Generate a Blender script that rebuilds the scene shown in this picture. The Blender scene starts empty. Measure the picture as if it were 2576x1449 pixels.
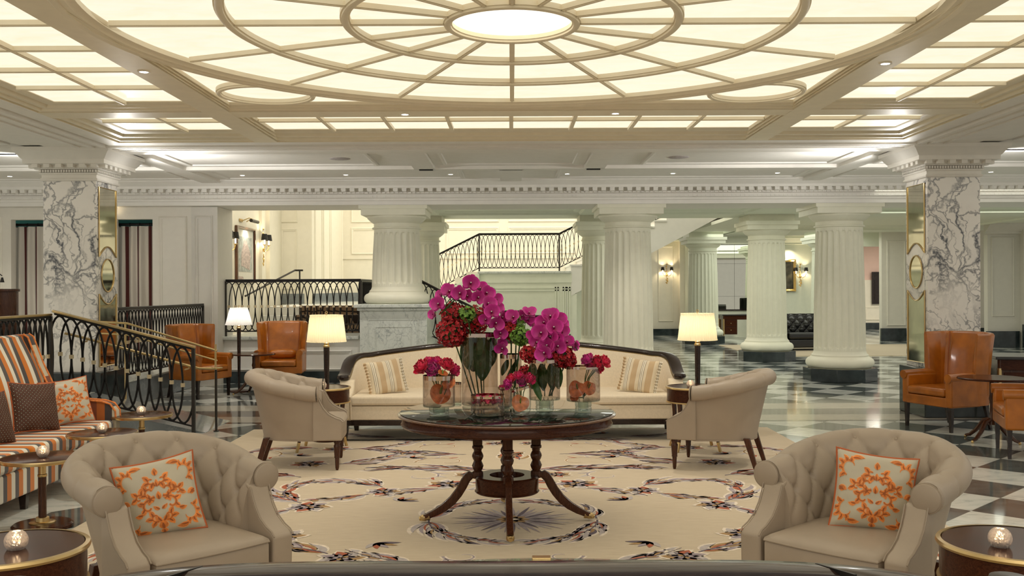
import bpy, bmesh, math, random
from math import sin, cos, pi, radians as R, sqrt, atan2, exp
from mathutils import Vector, Matrix
random.seed(7)
SC = bpy.context.scene
COL = SC.collection

# ---------------------------------------------------------------- camera, world, exposure
CAMZ = 1.61
F = 2460.0
cam_d = bpy.data.cameras.new('camera'); cam = bpy.data.objects.new('camera', cam_d); COL.objects.link(cam)
cam_d.sensor_width = 36.0; cam_d.lens = F/2576*36.0; cam_d.clip_start = 0.05; cam_d.clip_end = 200
cam.location = (0, 0, CAMZ); cam.rotation_euler = (pi/2, 0.0045, 0)
SC.camera = cam
SC.view_settings.view_transform = 'Standard'; SC.view_settings.look = 'None'
SC.view_settings.exposure = 0.22; SC.view_settings.gamma = 1.0
try: SC.view_settings.use_curve_mapping = False
except Exception: pass
W = bpy.data.worlds.new('world'); SC.world = W; W.use_nodes = True
W.node_tree.nodes['Background'].inputs[0].default_value = (1.0, 0.93, 0.82, 1)
W.node_tree.nodes['Background'].inputs[1].default_value = 0.42
SC.cycles.max_bounces = 8; SC.cycles.transparent_max_bounces = 24; SC.cycles.glossy_bounces = 4
SC.cycles.sample_clamp_indirect = 4.0; SC.cycles.caustics_reflective = False; SC.cycles.caustics_refractive = False

def area(name, loc, sx, sy, power, col=(1, .93, .8), rot=(0, 0, 0), spread=None):
    l = bpy.data.lights.new(name, 'AREA'); l.shape = 'RECTANGLE'; l.size = sx; l.size_y = sy
    l.energy = power; l.color = col
    if spread: l.spread = spread
    o = bpy.data.objects.new(name, l); o.location = loc; o.rotation_euler = rot; COL.objects.link(o)
    return o
def plight(name, loc, power, col=(1, .85, .6), size=0.03, parent=None):
    l = bpy.data.lights.new(name, 'POINT'); l.energy = power; l.color = col; l.shadow_soft_size = size
    o = bpy.data.objects.new(name, l); o.location = loc; COL.objects.link(o)
    if parent: o.parent = parent
    return o
def spot(name, loc, power, ang=110, col=(1, .92, .8), size=0.05, rot=(0, 0, 0)):
    l = bpy.data.lights.new(name, 'SPOT'); l.energy = power; l.color = col; l.shadow_soft_size = size
    l.spot_size = R(ang); l.spot_blend = 0.8
    o = bpy.data.objects.new(name, l); o.location = loc; o.rotation_euler = rot; COL.objects.link(o)
    return o
area('lobby_ceiling_fill', (0, -3.6, 3.34), 11, 5, 460, (1, .92, .78))  # added fill behind the camera, as if the luminous ceiling ran on
area('aisle_ceiling_fill', (-8.2, 7.0, 3.34), 4, 12, 110, (1, .94, .84))  # pair of added fills brightening the outer aisles, no visible fitting
area('aisle_ceiling_fill', (8.2, 7.0, 3.34), 4, 12, 110, (1, .94, .84))
# fill lamps added over stair hall, corridors and side aisles (high, facing down)
area('stair_hall_fill', (0.2, 24.6, 5.3), 9, 3.5, 235, (1, .95, .84))
area('stair_lobby_fill', (-3.9, 19.8, 5.0), 2.2, 3.6, 55, (1, .95, .84))
area('corridor_fill', (6.2, 30.3, 3.2), 3.5, 2.0, 50, (1, .95, .82))
area('far_right_fill', (13.5, 33.0, 3.2), 3.0, 2.0, 120, (1, .93, .8))
area('aisle_fill_right', (9.5, 19.0, 3.2), 7, 6, 150, (.99, 1, .87))
area('aisle_fill_middle', (3.7, 19.2, 3.15), 2.2, 2.6, 40, (1, .99, .88))
area('aisle_fill_back', (8.0, 27.0, 3.10), 5, 6, 110, (.99, 1, .88))

def P(px, py, z):            # point of a horizontal plane seen at a pixel
    y = py + .0045*(px-1288) - 724.5
    D = F*(CAMZ-z)/y
    return Vector(((px-1288)/F*D, D, z))
def PD(px, py, D):           # point at a depth seen at a pixel
    y = py + .0045*(px-1288) - 724.5
    return Vector(((px-1288)/F*D, D, CAMZ - y*D/F))

# ---------------------------------------------------------------- materials
def newmat(name):
    m = bpy.data.materials.new(name); m.use_nodes = True
    nt = m.node_tree; b = nt.nodes['Principled BSDF']
    return m, nt, b
def inp(b, k, v):
    if k in b.inputs: b.inputs[k].default_value = v
def ramp(nt, stops, interp='LINEAR'):
    r = nt.nodes.new('ShaderNodeValToRGB'); e = r.color_ramp.elements; r.color_ramp.interpolation = interp
    while len(e) < len(stops): e.new(0.5)
    for i, (p, c) in enumerate(stops):
        e[i].position = p; e[i].color = (c[0], c[1], c[2], 1) if not isinstance(c, (int, float)) else (c, c, c, 1)
    return r
def coords(nt, kind='Object', scale=(1, 1, 1), rot=(0, 0, 0)):
    tc = nt.nodes.new('ShaderNodeTexCoord'); mp = nt.nodes.new('ShaderNodeMapping')
    mp.inputs['Scale'].default_value = scale; mp.inputs['Rotation'].default_value = rot
    nt.links.new(tc.outputs[kind], mp.inputs[0]); return mp.outputs[0]
def noise(nt, vec, scale, detail=3, rough=.5, dist=0):
    n = nt.nodes.new('ShaderNodeTexNoise'); n.inputs['Scale'].default_value = scale
    n.inputs['Detail'].default_value = detail; n.inputs['Roughness'].default_value = rough
    n.inputs['Distortion'].default_value = dist
    if vec is not None: nt.links.new(vec, n.inputs['Vector'])
    return n
def math_(nt, op, a, b=None, c=None):
    n = nt.nodes.new('ShaderNodeMath'); n.operation = op
    for i, v in enumerate((a, b, c)):
        if v is None: continue
        if isinstance(v, (int, float)): n.inputs[i].default_value = v
        else: nt.links.new(v, n.inputs[i])
    return n.outputs[0]
def mixc(nt, f, a, b, mode='MIX'):
    n = nt.nodes.new('ShaderNodeMix'); n.data_type = 'RGBA'; n.blend_type = mode
    for sock, v in ((n.inputs[0], f), (n.inputs[6], a), (n.inputs[7], b)):
        if isinstance(v, (int, float)): sock.default_value = v
        elif isinstance(v, tuple): sock.default_value = (v[0], v[1], v[2], 1)
        else: nt.links.new(v, sock)
    return n.outputs[2]
def bump(nt, b, h, strength=.2, dist=.01):
    n = nt.nodes.new('ShaderNodeBump'); n.inputs['Strength'].default_value = strength; n.inputs['Distance'].default_value = dist
    nt.links.new(h, n.inputs['Height']); nt.links.new(n.outputs[0], b.inputs['Normal'])
def mat(name, col, rough=.5, metal=0., var=.06, nscale=8, bmp=0, bscale=200, coat=0, spec=.5, sheen=0, bdist=.002):
    m, nt, b = newmat(name)
    inp(b, 'Roughness', rough); inp(b, 'Metallic', metal); inp(b, 'Coat Weight', coat); inp(b, 'Coat Roughness', .08)
    inp(b, 'Specular IOR Level', spec); inp(b, 'Sheen Weight', sheen)
    v = coords(nt); n = noise(nt, v, nscale, 3)
    c0 = tuple(max(0, x*(1-var)) for x in col); c1 = tuple(min(1, x*(1+var)) for x in col)
    r = ramp(nt, [(.3, c0), (.7, c1)]); nt.links.new(n.outputs[0], r.inputs[0]); nt.links.new(r.outputs[0], b.inputs['Base Color'])
    if bmp:
        n2 = noise(nt, v, bscale, 2); bump(nt, b, n2.outputs[0], bmp, bdist)
    return m
def emis(name, col, s):
    m, nt, b = newmat(name); inp(b, 'Base Color', (*col, 1)); inp(b, 'Emission Color', (*col, 1)); inp(b, 'Emission Strength', s)
    return m
def woodmat(name, c0, c1, rough=.25, coat=.5, scale=6, axis=0, dist=2.5, spec=.3):
    m, nt, b = newmat(name); inp(b, 'Roughness', rough); inp(b, 'Specular IOR Level', spec); inp(b, 'Coat Weight', coat); inp(b, 'Coat Roughness', .1)
    sc = [9, 9, 9]; sc[axis] = 1.2
    v = coords(nt, scale=tuple(sc)); n = noise(nt, v, scale, 4, .6, dist)
    r = ramp(nt, [(.3, c0), (.7, c1)]); nt.links.new(n.outputs[0], r.inputs[0]); nt.links.new(r.outputs[0], b.inputs['Base Color'])
    return m
def marble(name, base=(.86, .84, .80), vein=(.10, .11, .13), scale=1.0, rough=.12, width=.05, warp=.55, cover=(.42, .60), fine=.85):
    m, nt, b = newmat(name); inp(b, 'Roughness', rough)
    v = coords(nt, scale=(scale,)*3)
    n = noise(nt, v, 1.4, 5, .6)
    nv = nt.nodes.new('ShaderNodeVectorMath'); nv.operation = 'SCALE'; nt.links.new(n.outputs['Color'], nv.inputs[0]); nv.inputs['Scale'].default_value = warp*2
    ad = nt.nodes.new('ShaderNodeVectorMath'); ad.operation = 'ADD'; nt.links.new(v, ad.inputs[0]); nt.links.new(nv.outputs[0], ad.inputs[1])
    out = None
    for s, w, k in ((1.5, width, 1.0), (4.2, width*1.5, fine)):
        vo = nt.nodes.new('ShaderNodeTexVoronoi'); vo.feature = 'DISTANCE_TO_EDGE'; vo.inputs['Scale'].default_value = s
        mp = nt.nodes.new('ShaderNodeMapping'); mp.inputs['Rotation'].default_value = (.2, .9, .5); mp.inputs['Scale'].default_value = (1.5, 1, .75)
        nt.links.new(ad.outputs[0], mp.inputs[0]); nt.links.new(mp.outputs[0], vo.inputs['Vector'])
        r = ramp(nt, [(0, k), (w, 0.0)]); nt.links.new(vo.outputs['Distance'], r.inputs[0])
        n2 = noise(nt, v, 1.1 if s < 2 else 2.0, 3, .6)
        r2 = ramp(nt, [(cover[0], 0.0 if s > 2 else .15), (cover[1], 1.0)]); nt.links.new(n2.outputs[0], r2.inputs[0])
        o = math_(nt, 'MULTIPLY', r.outputs[0], r2.outputs[0])
        out = o if out is None else math_(nt, 'MAXIMUM', out, o)
    n3 = noise(nt, v, 3, 4, .6); r3 = ramp(nt, [(.5, base), (.8, tuple(x*.86 for x in base))]); nt.links.new(n3.outputs[0], r3.inputs[0])
    c = mixc(nt, out, r3.outputs[0], vein); nt.links.new(c, b.inputs['Base Color'])
    return m
def glassy(name, tint=(.8, .76, .74), rough=0.0, ior=1.45):
    m, nt, b = newmat(name); nt.nodes.remove(b); out = nt.nodes['Material Output']
    t = nt.nodes.new('ShaderNodeBsdfTransparent'); t.inputs[0].default_value = (*tint, 1)
    g = nt.nodes.new('ShaderNodeBsdfGlossy'); g.inputs['Roughness'].default_value = rough
    fr = nt.nodes.new('ShaderNodeLayerWeight'); fr.inputs[0].default_value = .35
    f = math_(nt, 'MULTIPLY_ADD', fr.outputs['Facing'], .55, .05)
    mx = nt.nodes.new('ShaderNodeMixShader'); nt.links.new(f, mx.inputs[0]); nt.links.new(t.outputs[0], mx.inputs[1]); nt.links.new(g.outputs[0], mx.inputs[2])
    nt.links.new(mx.outputs[0], out.inputs[0]); return m
def solidglass(name, col=(1, 1, 1), rough=.02, bmp=0, bscale=60):
    m, nt, b = newmat(name); inp(b, 'Base Color', (*col, 1)); inp(b, 'Transmission Weight', 1); inp(b, 'Roughness', rough); inp(b, 'IOR', 1.4)
    if bmp:
        v = coords(nt); vo = nt.nodes.new('ShaderNodeTexVoronoi'); vo.inputs['Scale'].default_value = bscale; nt.links.new(v, vo.inputs['Vector'])
        bump(nt, b, vo.outputs['Distance'], bmp, .01)
    return m
def shade_mat(name, col, tr=.5):
    m, nt, b = newmat(name); out = nt.nodes['Material Output']; inp(b, 'Roughness', .9); inp(b, 'Base Color', (*col, 1))
    t = nt.nodes.new('ShaderNodeBsdfTranslucent'); t.inputs[0].default_value = (*col, 1)
    mx = nt.nodes.new('ShaderNodeMixShader'); mx.inputs[0].default_value = tr
    nt.links.new(b.outputs[0], mx.inputs[1]); nt.links.new(t.outputs[0], mx.inputs[2]); nt.links.new(mx.outputs[0], out.inputs[0]); return m
def stripes(name, seq, axis=0, period=.2, rough=.85, offset=0., bmp=.3):
    m, nt, b = newmat(name); inp(b, 'Roughness', rough); inp(b, 'Sheen Weight', .3)
    v = coords(nt); s = nt.nodes.new('ShaderNodeSeparateXYZ'); nt.links.new(v, s.inputs[0])
    x = math_(nt, 'ADD', s.outputs[axis], 50+offset); x = math_(nt, 'DIVIDE', x, period); x = math_(nt, 'FRACT', x)
    r = ramp(nt, seq, 'CONSTANT'); nt.links.new(x, r.inputs[0]); nt.links.new(r.outputs[0], b.inputs['Base Color'])
    n2 = noise(nt, v, 300, 2); bump(nt, b, n2.outputs[0], bmp, .002)
    return m

def crystal_mat():
    m, nt, b = newmat('cut_crystal'); out = nt.nodes['Material Output']; inp(b, 'Base Color', (1, .97, .95, 1)); inp(b, 'Transmission Weight', 1.0); inp(b, 'Roughness', .12); inp(b, 'IOR', 1.35)
    v = coords(nt); vo = nt.nodes.new('ShaderNodeTexVoronoi'); vo.inputs['Scale'].default_value = 90; nt.links.new(v, vo.inputs['Vector']); bump(nt, b, vo.outputs['Distance'], 1.0, .01)
    t = nt.nodes.new('ShaderNodeBsdfTranslucent'); t.inputs[0].default_value = (.97, .90, .88, 1)
    d = nt.nodes.new('ShaderNodeBsdfDiffuse'); d.inputs[0].default_value = (.9, .86, .85, 1)
    m1 = nt.nodes.new('ShaderNodeMixShader'); m1.inputs[0].default_value = .5; nt.links.new(t.outputs[0], m1.inputs[1]); nt.links.new(d.outputs[0], m1.inputs[2])
    mx = nt.nodes.new('ShaderNodeMixShader'); mx.inputs[0].default_value = .36
    nt.links.new(b.outputs[0], mx.inputs[1]); nt.links.new(m1.outputs[0], mx.inputs[2]); nt.links.new(mx.outputs[0], out.inputs[0]); return m
M = {}
M['plaster'] = mat('plaster', (.86, .84, .76), .55, var=.02)
M['ceil_plaster'] = mat('ceiling_plaster', (.88, .85, .79), .6, var=.02)
M['coffer'] = mat('coffer_paint', (.86, .78, .60), .45, var=.03)
M['column'] = mat('column_plaster', (.86, .84, .69), .5, var=.02)
M['green_plaster'] = mat('green_plaster', (.80, .83, .70), .55, var=.02)
M['wall'] = mat('wall_paint', (.84, .80, .71), .5, var=.02)
M['hall'] = mat('hall_paint', (.88, .83, .70), .5, var=.02)
M['greywall'] = mat('grey_wall_paint', (.70, .67, .60), .5, var=.02)
M['pinklit'] = mat('pink_lit_wall', (.85, .60, .52), .5, var=.02)  # pink light on the far wall put into its colour
M['white'] = mat('white_paint', (.84, .83, .78), .45, var=.015)
M['teal'] = mat('teal_recess', (.10, .42, .42), .5)  # flat teal tone for the wall behind the curtains
M['arabescato'] = marble('arabescato_marble', (.88, .85, .80), (.07, .08, .10), .95, .1, .055, .55, (.38, .55), .8)
M['carrara'] = marble('carrara_marble', (.66, .69, .64), (.34, .37, .36), 2.2, .2, .035, .5, (.40, .60))
M['greymarble'] = marble('grey_marble', (.22, .24, .25), (.40, .42, .42), 1.6, .08, .02, .6, (.45, .7))
M['darkstone'] = mat('dark_stone', (.028, .038, .040), .12, var=.4, nscale=5)
M['iron'] = mat('wrought_iron', (.018, .016, .015), .35, .6)
M['irongrey'] = mat('bronzed_iron', (.05, .045, .04), .35, .7)
M['brass'] = mat('brushed_brass', (.62, .46, .22), .28, 1.0, bmp=.05)
M['gold'] = mat('gold', (.80, .55, .20), .22, 1.0)
M['collar'] = mat('brass_collar', (.66, .55, .36), .4, .7)
M['chrome'] = mat('mirror_band', (.62, .50, .42), .06, 1.0)
M['wood'] = woodmat('mahogany', (.030, .010, .006), (.085, .028, .013), .16, .0, spec=.14)
M['wood_z'] = woodmat('mahogany_upright', (.032, .011, .006), (.10, .036, .016), .25, .15, axis=2)
M['edgewood'] = woodmat('polished_edge_wood', (.07, .025, .012), (.16, .065, .03), .2, .7)
M['darkwood'] = woodmat('ebonised_wood', (.010, .006, .005), (.030, .016, .012), .22, .5)
M['lacquer'] = mat('dark_lacquer', (.014, .012, .011), .32, var=.3, coat=.4)
M['blackglass'] = mat('black_glass', (.008, .014, .011), .02, var=.1, spec=.9)
M['beige'] = mat('taupe_leathercloth', (.385, .315, .245), .42, var=.05, nscale=5, bmp=.35, bscale=420, bdist=.0015)
M['beige_cord'] = mat('taupe_piping', (.34, .275, .21), .5)
M['linen'] = mat('cream_linen', (.78, .68, .53), .85, var=.05, nscale=60, bmp=.4, bscale=500)
M['orange'] = mat('tan_leather', (.39, .118, .008), .33, var=.22, nscale=7, bmp=.12, bscale=240, coat=.15)
M['blackleather'] = mat('black_leather', (.012, .012, .012), .22, bmp=.1, coat=.3)
M['pinkpetal'] = mat('magenta_petal', (.62, .012, .26), .5, var=.22, nscale=60, sheen=.3)
M['orchid'] = mat('orchid_petal', (.56, .008, .27), .45, var=.2, nscale=25, sheen=.3)
M['orchid_lip'] = mat('orchid_lip', (.30, .0, .09), .4, var=.4, nscale=80)
def petalmat(name, c0, c1, r0, r1):
    m, nt, b = newmat(name); inp(b, 'Roughness', .45); inp(b, 'Sheen Weight', .3); v = coords(nt)
    ln = nt.nodes.new('ShaderNodeVectorMath'); ln.operation = 'LENGTH'; nt.links.new(v, ln.inputs[0])
    n = noise(nt, v, 90, 3); t = math_(nt, 'ADD', ln.outputs['Value'], math_(nt, 'MULTIPLY', math_(nt, 'SUBTRACT', n.outputs[0], .5), .02))
    t = math_(nt, 'DIVIDE', math_(nt, 'SUBTRACT', t, r0), r1-r0); r = ramp(nt, [(0, c0), (.8, tuple((a+b_)/2 for a, b_ in zip(c0, c1))), (1, c1)]); nt.links.new(t, r.inputs[0]); nt.links.new(r.outputs[0], b.inputs['Base Color']); return m
M['orchid'] = petalmat('orchid_petal', (.36, .0, .15), (.86, .055, .50), .004, .050)
M['red'] = mat('red_petal', (.46, .016, .026), .5, var=.45, nscale=40)
M['peony'] = mat('peony_petal', (.66, .012, .13), .5, var=.25, nscale=40, sheen=.2)
M['peony2'] = mat('crimson_peony_petal', (.70, .012, .07), .5, var=.25, nscale=40, sheen=.2)
M['lime'] = mat('lime_petal', (.15, .30, .045), .5, var=.6, nscale=50)
M['leaf'] = mat('green_leaf', (.022, .075, .010), .35, var=.3, nscale=20)
M['stem'] = mat('green_stem', (.07, .13, .02), .5, var=.2)
M['anth'] = mat('orange_spathe', (.74, .20, .07), .3, var=.5, nscale=26, coat=.3)
M['vaseglass'] = glassy('smoked_vase_glass', (.74, .67, .62))
M['clearglass'] = glassy('clear_glass', (.93, .96, .94))
M['footglass'] = glassy('clear_foot_glass', (.80, .86, .83))
M['crystal'] = crystal_mat()
M['flame'] = emis('candle_flame', (1, .72, .40), 14)
M['bulb'] = emis('lit_bulb', (1, .80, .50), 12)
M['spotlit'] = emis('lit_downlight', (1, .95, .85), 14)
M['shade'] = shade_mat('cream_pleated_shade', (.93, .86, .66), .45)
M['shade2'] = shade_mat('white_pleated_shade', (.90, .89, .86), .45)
M['blackshade'] = mat('black_shade', (.012, .010, .008), .6)
M['mirror'] = mat('antique_mirror', (.60, .58, .46), .05, 1.0, var=.12, nscale=4)
M['mirror2'] = mat('wall_mirror', (.74, .76, .66), .01, 1.0, var=.02)
M['curtain'] = stripes('striped_curtain', [(0, (.70, .65, .57)), (.74, (.085, .012, .008))], 0, .205, offset=.02)
SEQ = [(0, (.68, .20, .014)), (.36, (.84, .80, .68)), (.68, (.085, .075, .075))]
M['stripe_x'] = stripes('striped_velvet', SEQ, 0, .165)
M['stripe_y'] = stripes('striped_velvet_arm', [(0, (.20, .045, .012)), (.3, (.62, .56, .42)), (.62, (.05, .04, .04)), (.8, (.42, .11, .012))], 1, .36)
M['pstripe'] = stripes('striped_linen', [(0, (.72, .62, .46)), (.22, (.20, .17, .12)), (.25, (.80, .74, .62)), (.31, (.30, .25, .18)), (.34, (.80, .74, .62)), (.42, (.22, .19, .13)), (.45, (.72, .62, .46)), (.62, (.55, .40, .24)), (.98, (.72, .62, .46))], 0, .17)
M['dam_base'] = mat('silk_ground', (.53, .48, .37), .4, var=.06, nscale=6, bmp=.25, bscale=40, sheen=.3)
M['dam_o'] = mat('orange_velvet', (.78, .22, .035), .6, var=.35, nscale=40, sheen=.4)
M['dam_d'] = mat('rust_velvet', (.36, .09, .015), .7, sheen=.3)
M['dam_p'] = mat('pale_orange_edge', (.88, .45, .20), .6)
M['piping'] = mat('rust_piping', (.48, .11, .025), .6)
M['cord'] = mat('black_cord', (.01, .01, .01), .5)
def dotted():
    m, nt, b = newmat('dotted_brown_velvet'); inp(b, 'Roughness', .7)
    v = coords(nt, scale=(46, 0, 46), rot=(0, .78, 0)); vo = nt.nodes.new('ShaderNodeTexVoronoi'); vo.inputs['Randomness'].default_value = .05
    vo.inputs['Scale'].default_value = 1; nt.links.new(v, vo.inputs['Vector'])
    r = ramp(nt, [(0, (.42, .34, .24)), (.15, (.03, .015, .009)), (.40, (.045, .022, .012)), (.46, (.16, .04, .015)), (.55, (.045, .022, .012))], 'CONSTANT')
    nt.links.new(vo.outputs['Distance'], r.inputs[0]); nt.links.new(r.outputs[0], b.inputs['Base Color']); return m
M['dotted'] = dotted()
def rugbase():
    m, nt, b = newmat('wool_rug'); inp(b, 'Roughness', .95); inp(b, 'Sheen Weight', .2)
    v = coords(nt, scale=(3, 60, 3)); n = noise(nt, v, 2, 4, .6)
    r = ramp(nt, [(.3, (.56, .45, .31)), (.7, (.70, .59, .43))]); nt.links.new(n.outputs[0], r.inputs[0]); nt.links.new(r.outputs[0], b.inputs['Base Color'])
    v2 = coords(nt); n2 = noise(nt, v2, 350, 2); bump(nt, b, n2.outputs[0], .5, .004); return m
M['rug'] = rugbase()
for k, c in dict(r_lilac=(.40, .34, .36), r_cream=(.82, .72, .60), r_rust=(.42, .12, .06), r_ochre=(.40, .25, .11), r_navy=(.15, .12, .15), r_grey=(.50, .45, .44)).items():
    M[k] = mat('rug_'+k, c, .95, var=.15, nscale=30)
def leopard():
    m, nt, b = newmat('patterned_stair_carpet'); inp(b, 'Roughness', .95)
    v = coords(nt, scale=(9, 9, 9)); vo = nt.nodes.new('ShaderNodeTexVoronoi'); vo.feature = 'DISTANCE_TO_EDGE'; vo.inputs['Scale'].default_value = 1; vo.inputs['Randomness'].default_value = .3
    nt.links.new(v, vo.inputs['Vector'])
    r = ramp(nt, [(0, (.03, .02, .016)), (.13, (.30, .20, .12))], 'CONSTANT'); nt.links.new(vo.outputs['Distance'], r.inputs[0]); nt.links.new(r.outputs[0], b.inputs['Base Color']); return m
M['leopard'] = leopard()
def floormat():
    m, nt, b = newmat('marble_checker_floor'); inp(b, 'Roughness', .09); inp(b, 'Specular IOR Level', .6)
    v = coords(nt); s = nt.nodes.new('ShaderNodeSeparateXYZ'); nt.links.new(v, s.inputs[0]); X, Y = s.outputs[0], s.outputs[1]
    dx = math_(nt, 'SUBTRACT', X, 3.70-84); dy = math_(nt, 'SUBTRACT', Y, 7.0)
    a = math_(nt, 'ADD', math_(nt, 'DIVIDE', math_(nt, 'ADD', dx, dy), .84), .5)
    c = math_(nt, 'ADD', math_(nt, 'DIVIDE', math_(nt, 'SUBTRACT', dx, dy), .84), .5)
    k = math_(nt, 'MODULO', math_(nt, 'ADD', math_(nt, 'FLOOR', a), math_(nt, 'FLOOR', c)), 2.0)
    n = noise(nt, coords(nt, scale=(1.4, 3, 1)), 3, 5, .65, 1.2)
    light = ramp(nt, [(.35, (.50, .53, .50)), (.5, (.70, .72, .67)), (.75, (.76, .77, .72))]); nt.links.new(n.outputs[0], light.inputs[0])
    dark = ramp(nt, [(.35, (.07, .085, .082)), (.7, (.14, .16, .155))]); nt.links.new(n.outputs[0], dark.inputs[0])
    tiles = mixc(nt, k, dark.outputs[0], light.outputs[0])
    # joints
    fa = math_(nt, 'ABSOLUTE', math_(nt, 'SUBTRACT', math_(nt, 'FRACT', a), .5)); fb = math_(nt, 'ABSOLUTE', math_(nt, 'SUBTRACT', math_(nt, 'FRACT', c), .5))
    j = math_(nt, 'GREATER_THAN', math_(nt, 'MAXIMUM', fa, fb), .4965)
    tiles = mixc(nt, j, tiles, (.28, .28, .26))
    # border strips running across the room between the two piers
    t = math_(nt, 'DIVIDE', math_(nt, 'SUBTRACT', Y, 11.70), 1.90)
    br = ramp(nt, [(0, (.13, .11, .10)), (.055, (.62, .56, .48)), (.33, (.19, .165, .145)), (.64, (.66, .61, .52)), (.955, (.07, .065, .06)), (.99, (.62, .62, .56))], 'CONSTANT'); nt.links.new(t, br.inputs[0])
    inb = math_(nt, 'MULTIPLY', math_(nt, 'GREATER_THAN', t, 0.0), math_(nt, 'LESS_THAN', t, 1.0))
    brn = mixc(nt, .35, br.outputs[0], light.outputs[0], 'MULTIPLY')
    c1 = mixc(nt, inb, tiles, brn)
    # veined white field under the striped settee
    lf = math_(nt, 'MULTIPLY', math_(nt, 'LESS_THAN', X, -3.35), math_(nt, 'LESS_THAN', Y, 10.4))
    c2 = mixc(nt, lf, c1, light.outputs[0])
    nt.links.new(c2, b.inputs['Base Color']); return m
M['floor'] = floormat()
def panemat():
    m, nt, b = newmat('luminous_alabaster'); v = coords(nt, scale=(1.2, 3, 1)); n = noise(nt, v, 2.2, 6, .7, 1.0)
    r = ramp(nt, [(.30, (1.0, .85, .62)), (.55, (1.0, .915, .72)), (.8, (1.0, .935, .76))]); nt.links.new(n.outputs[0], r.inputs[0])
    inp(b, 'Base Color', (.15, .14, .11, 1)); nt.links.new(r.outputs[0], b.inputs['Emission Color']); inp(b, 'Emission Strength', .86); return m
M['pane'] = panemat()
M['pane_hot'] = emis('bright_alabaster', (1.0, .93, .76), 1.5)

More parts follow.
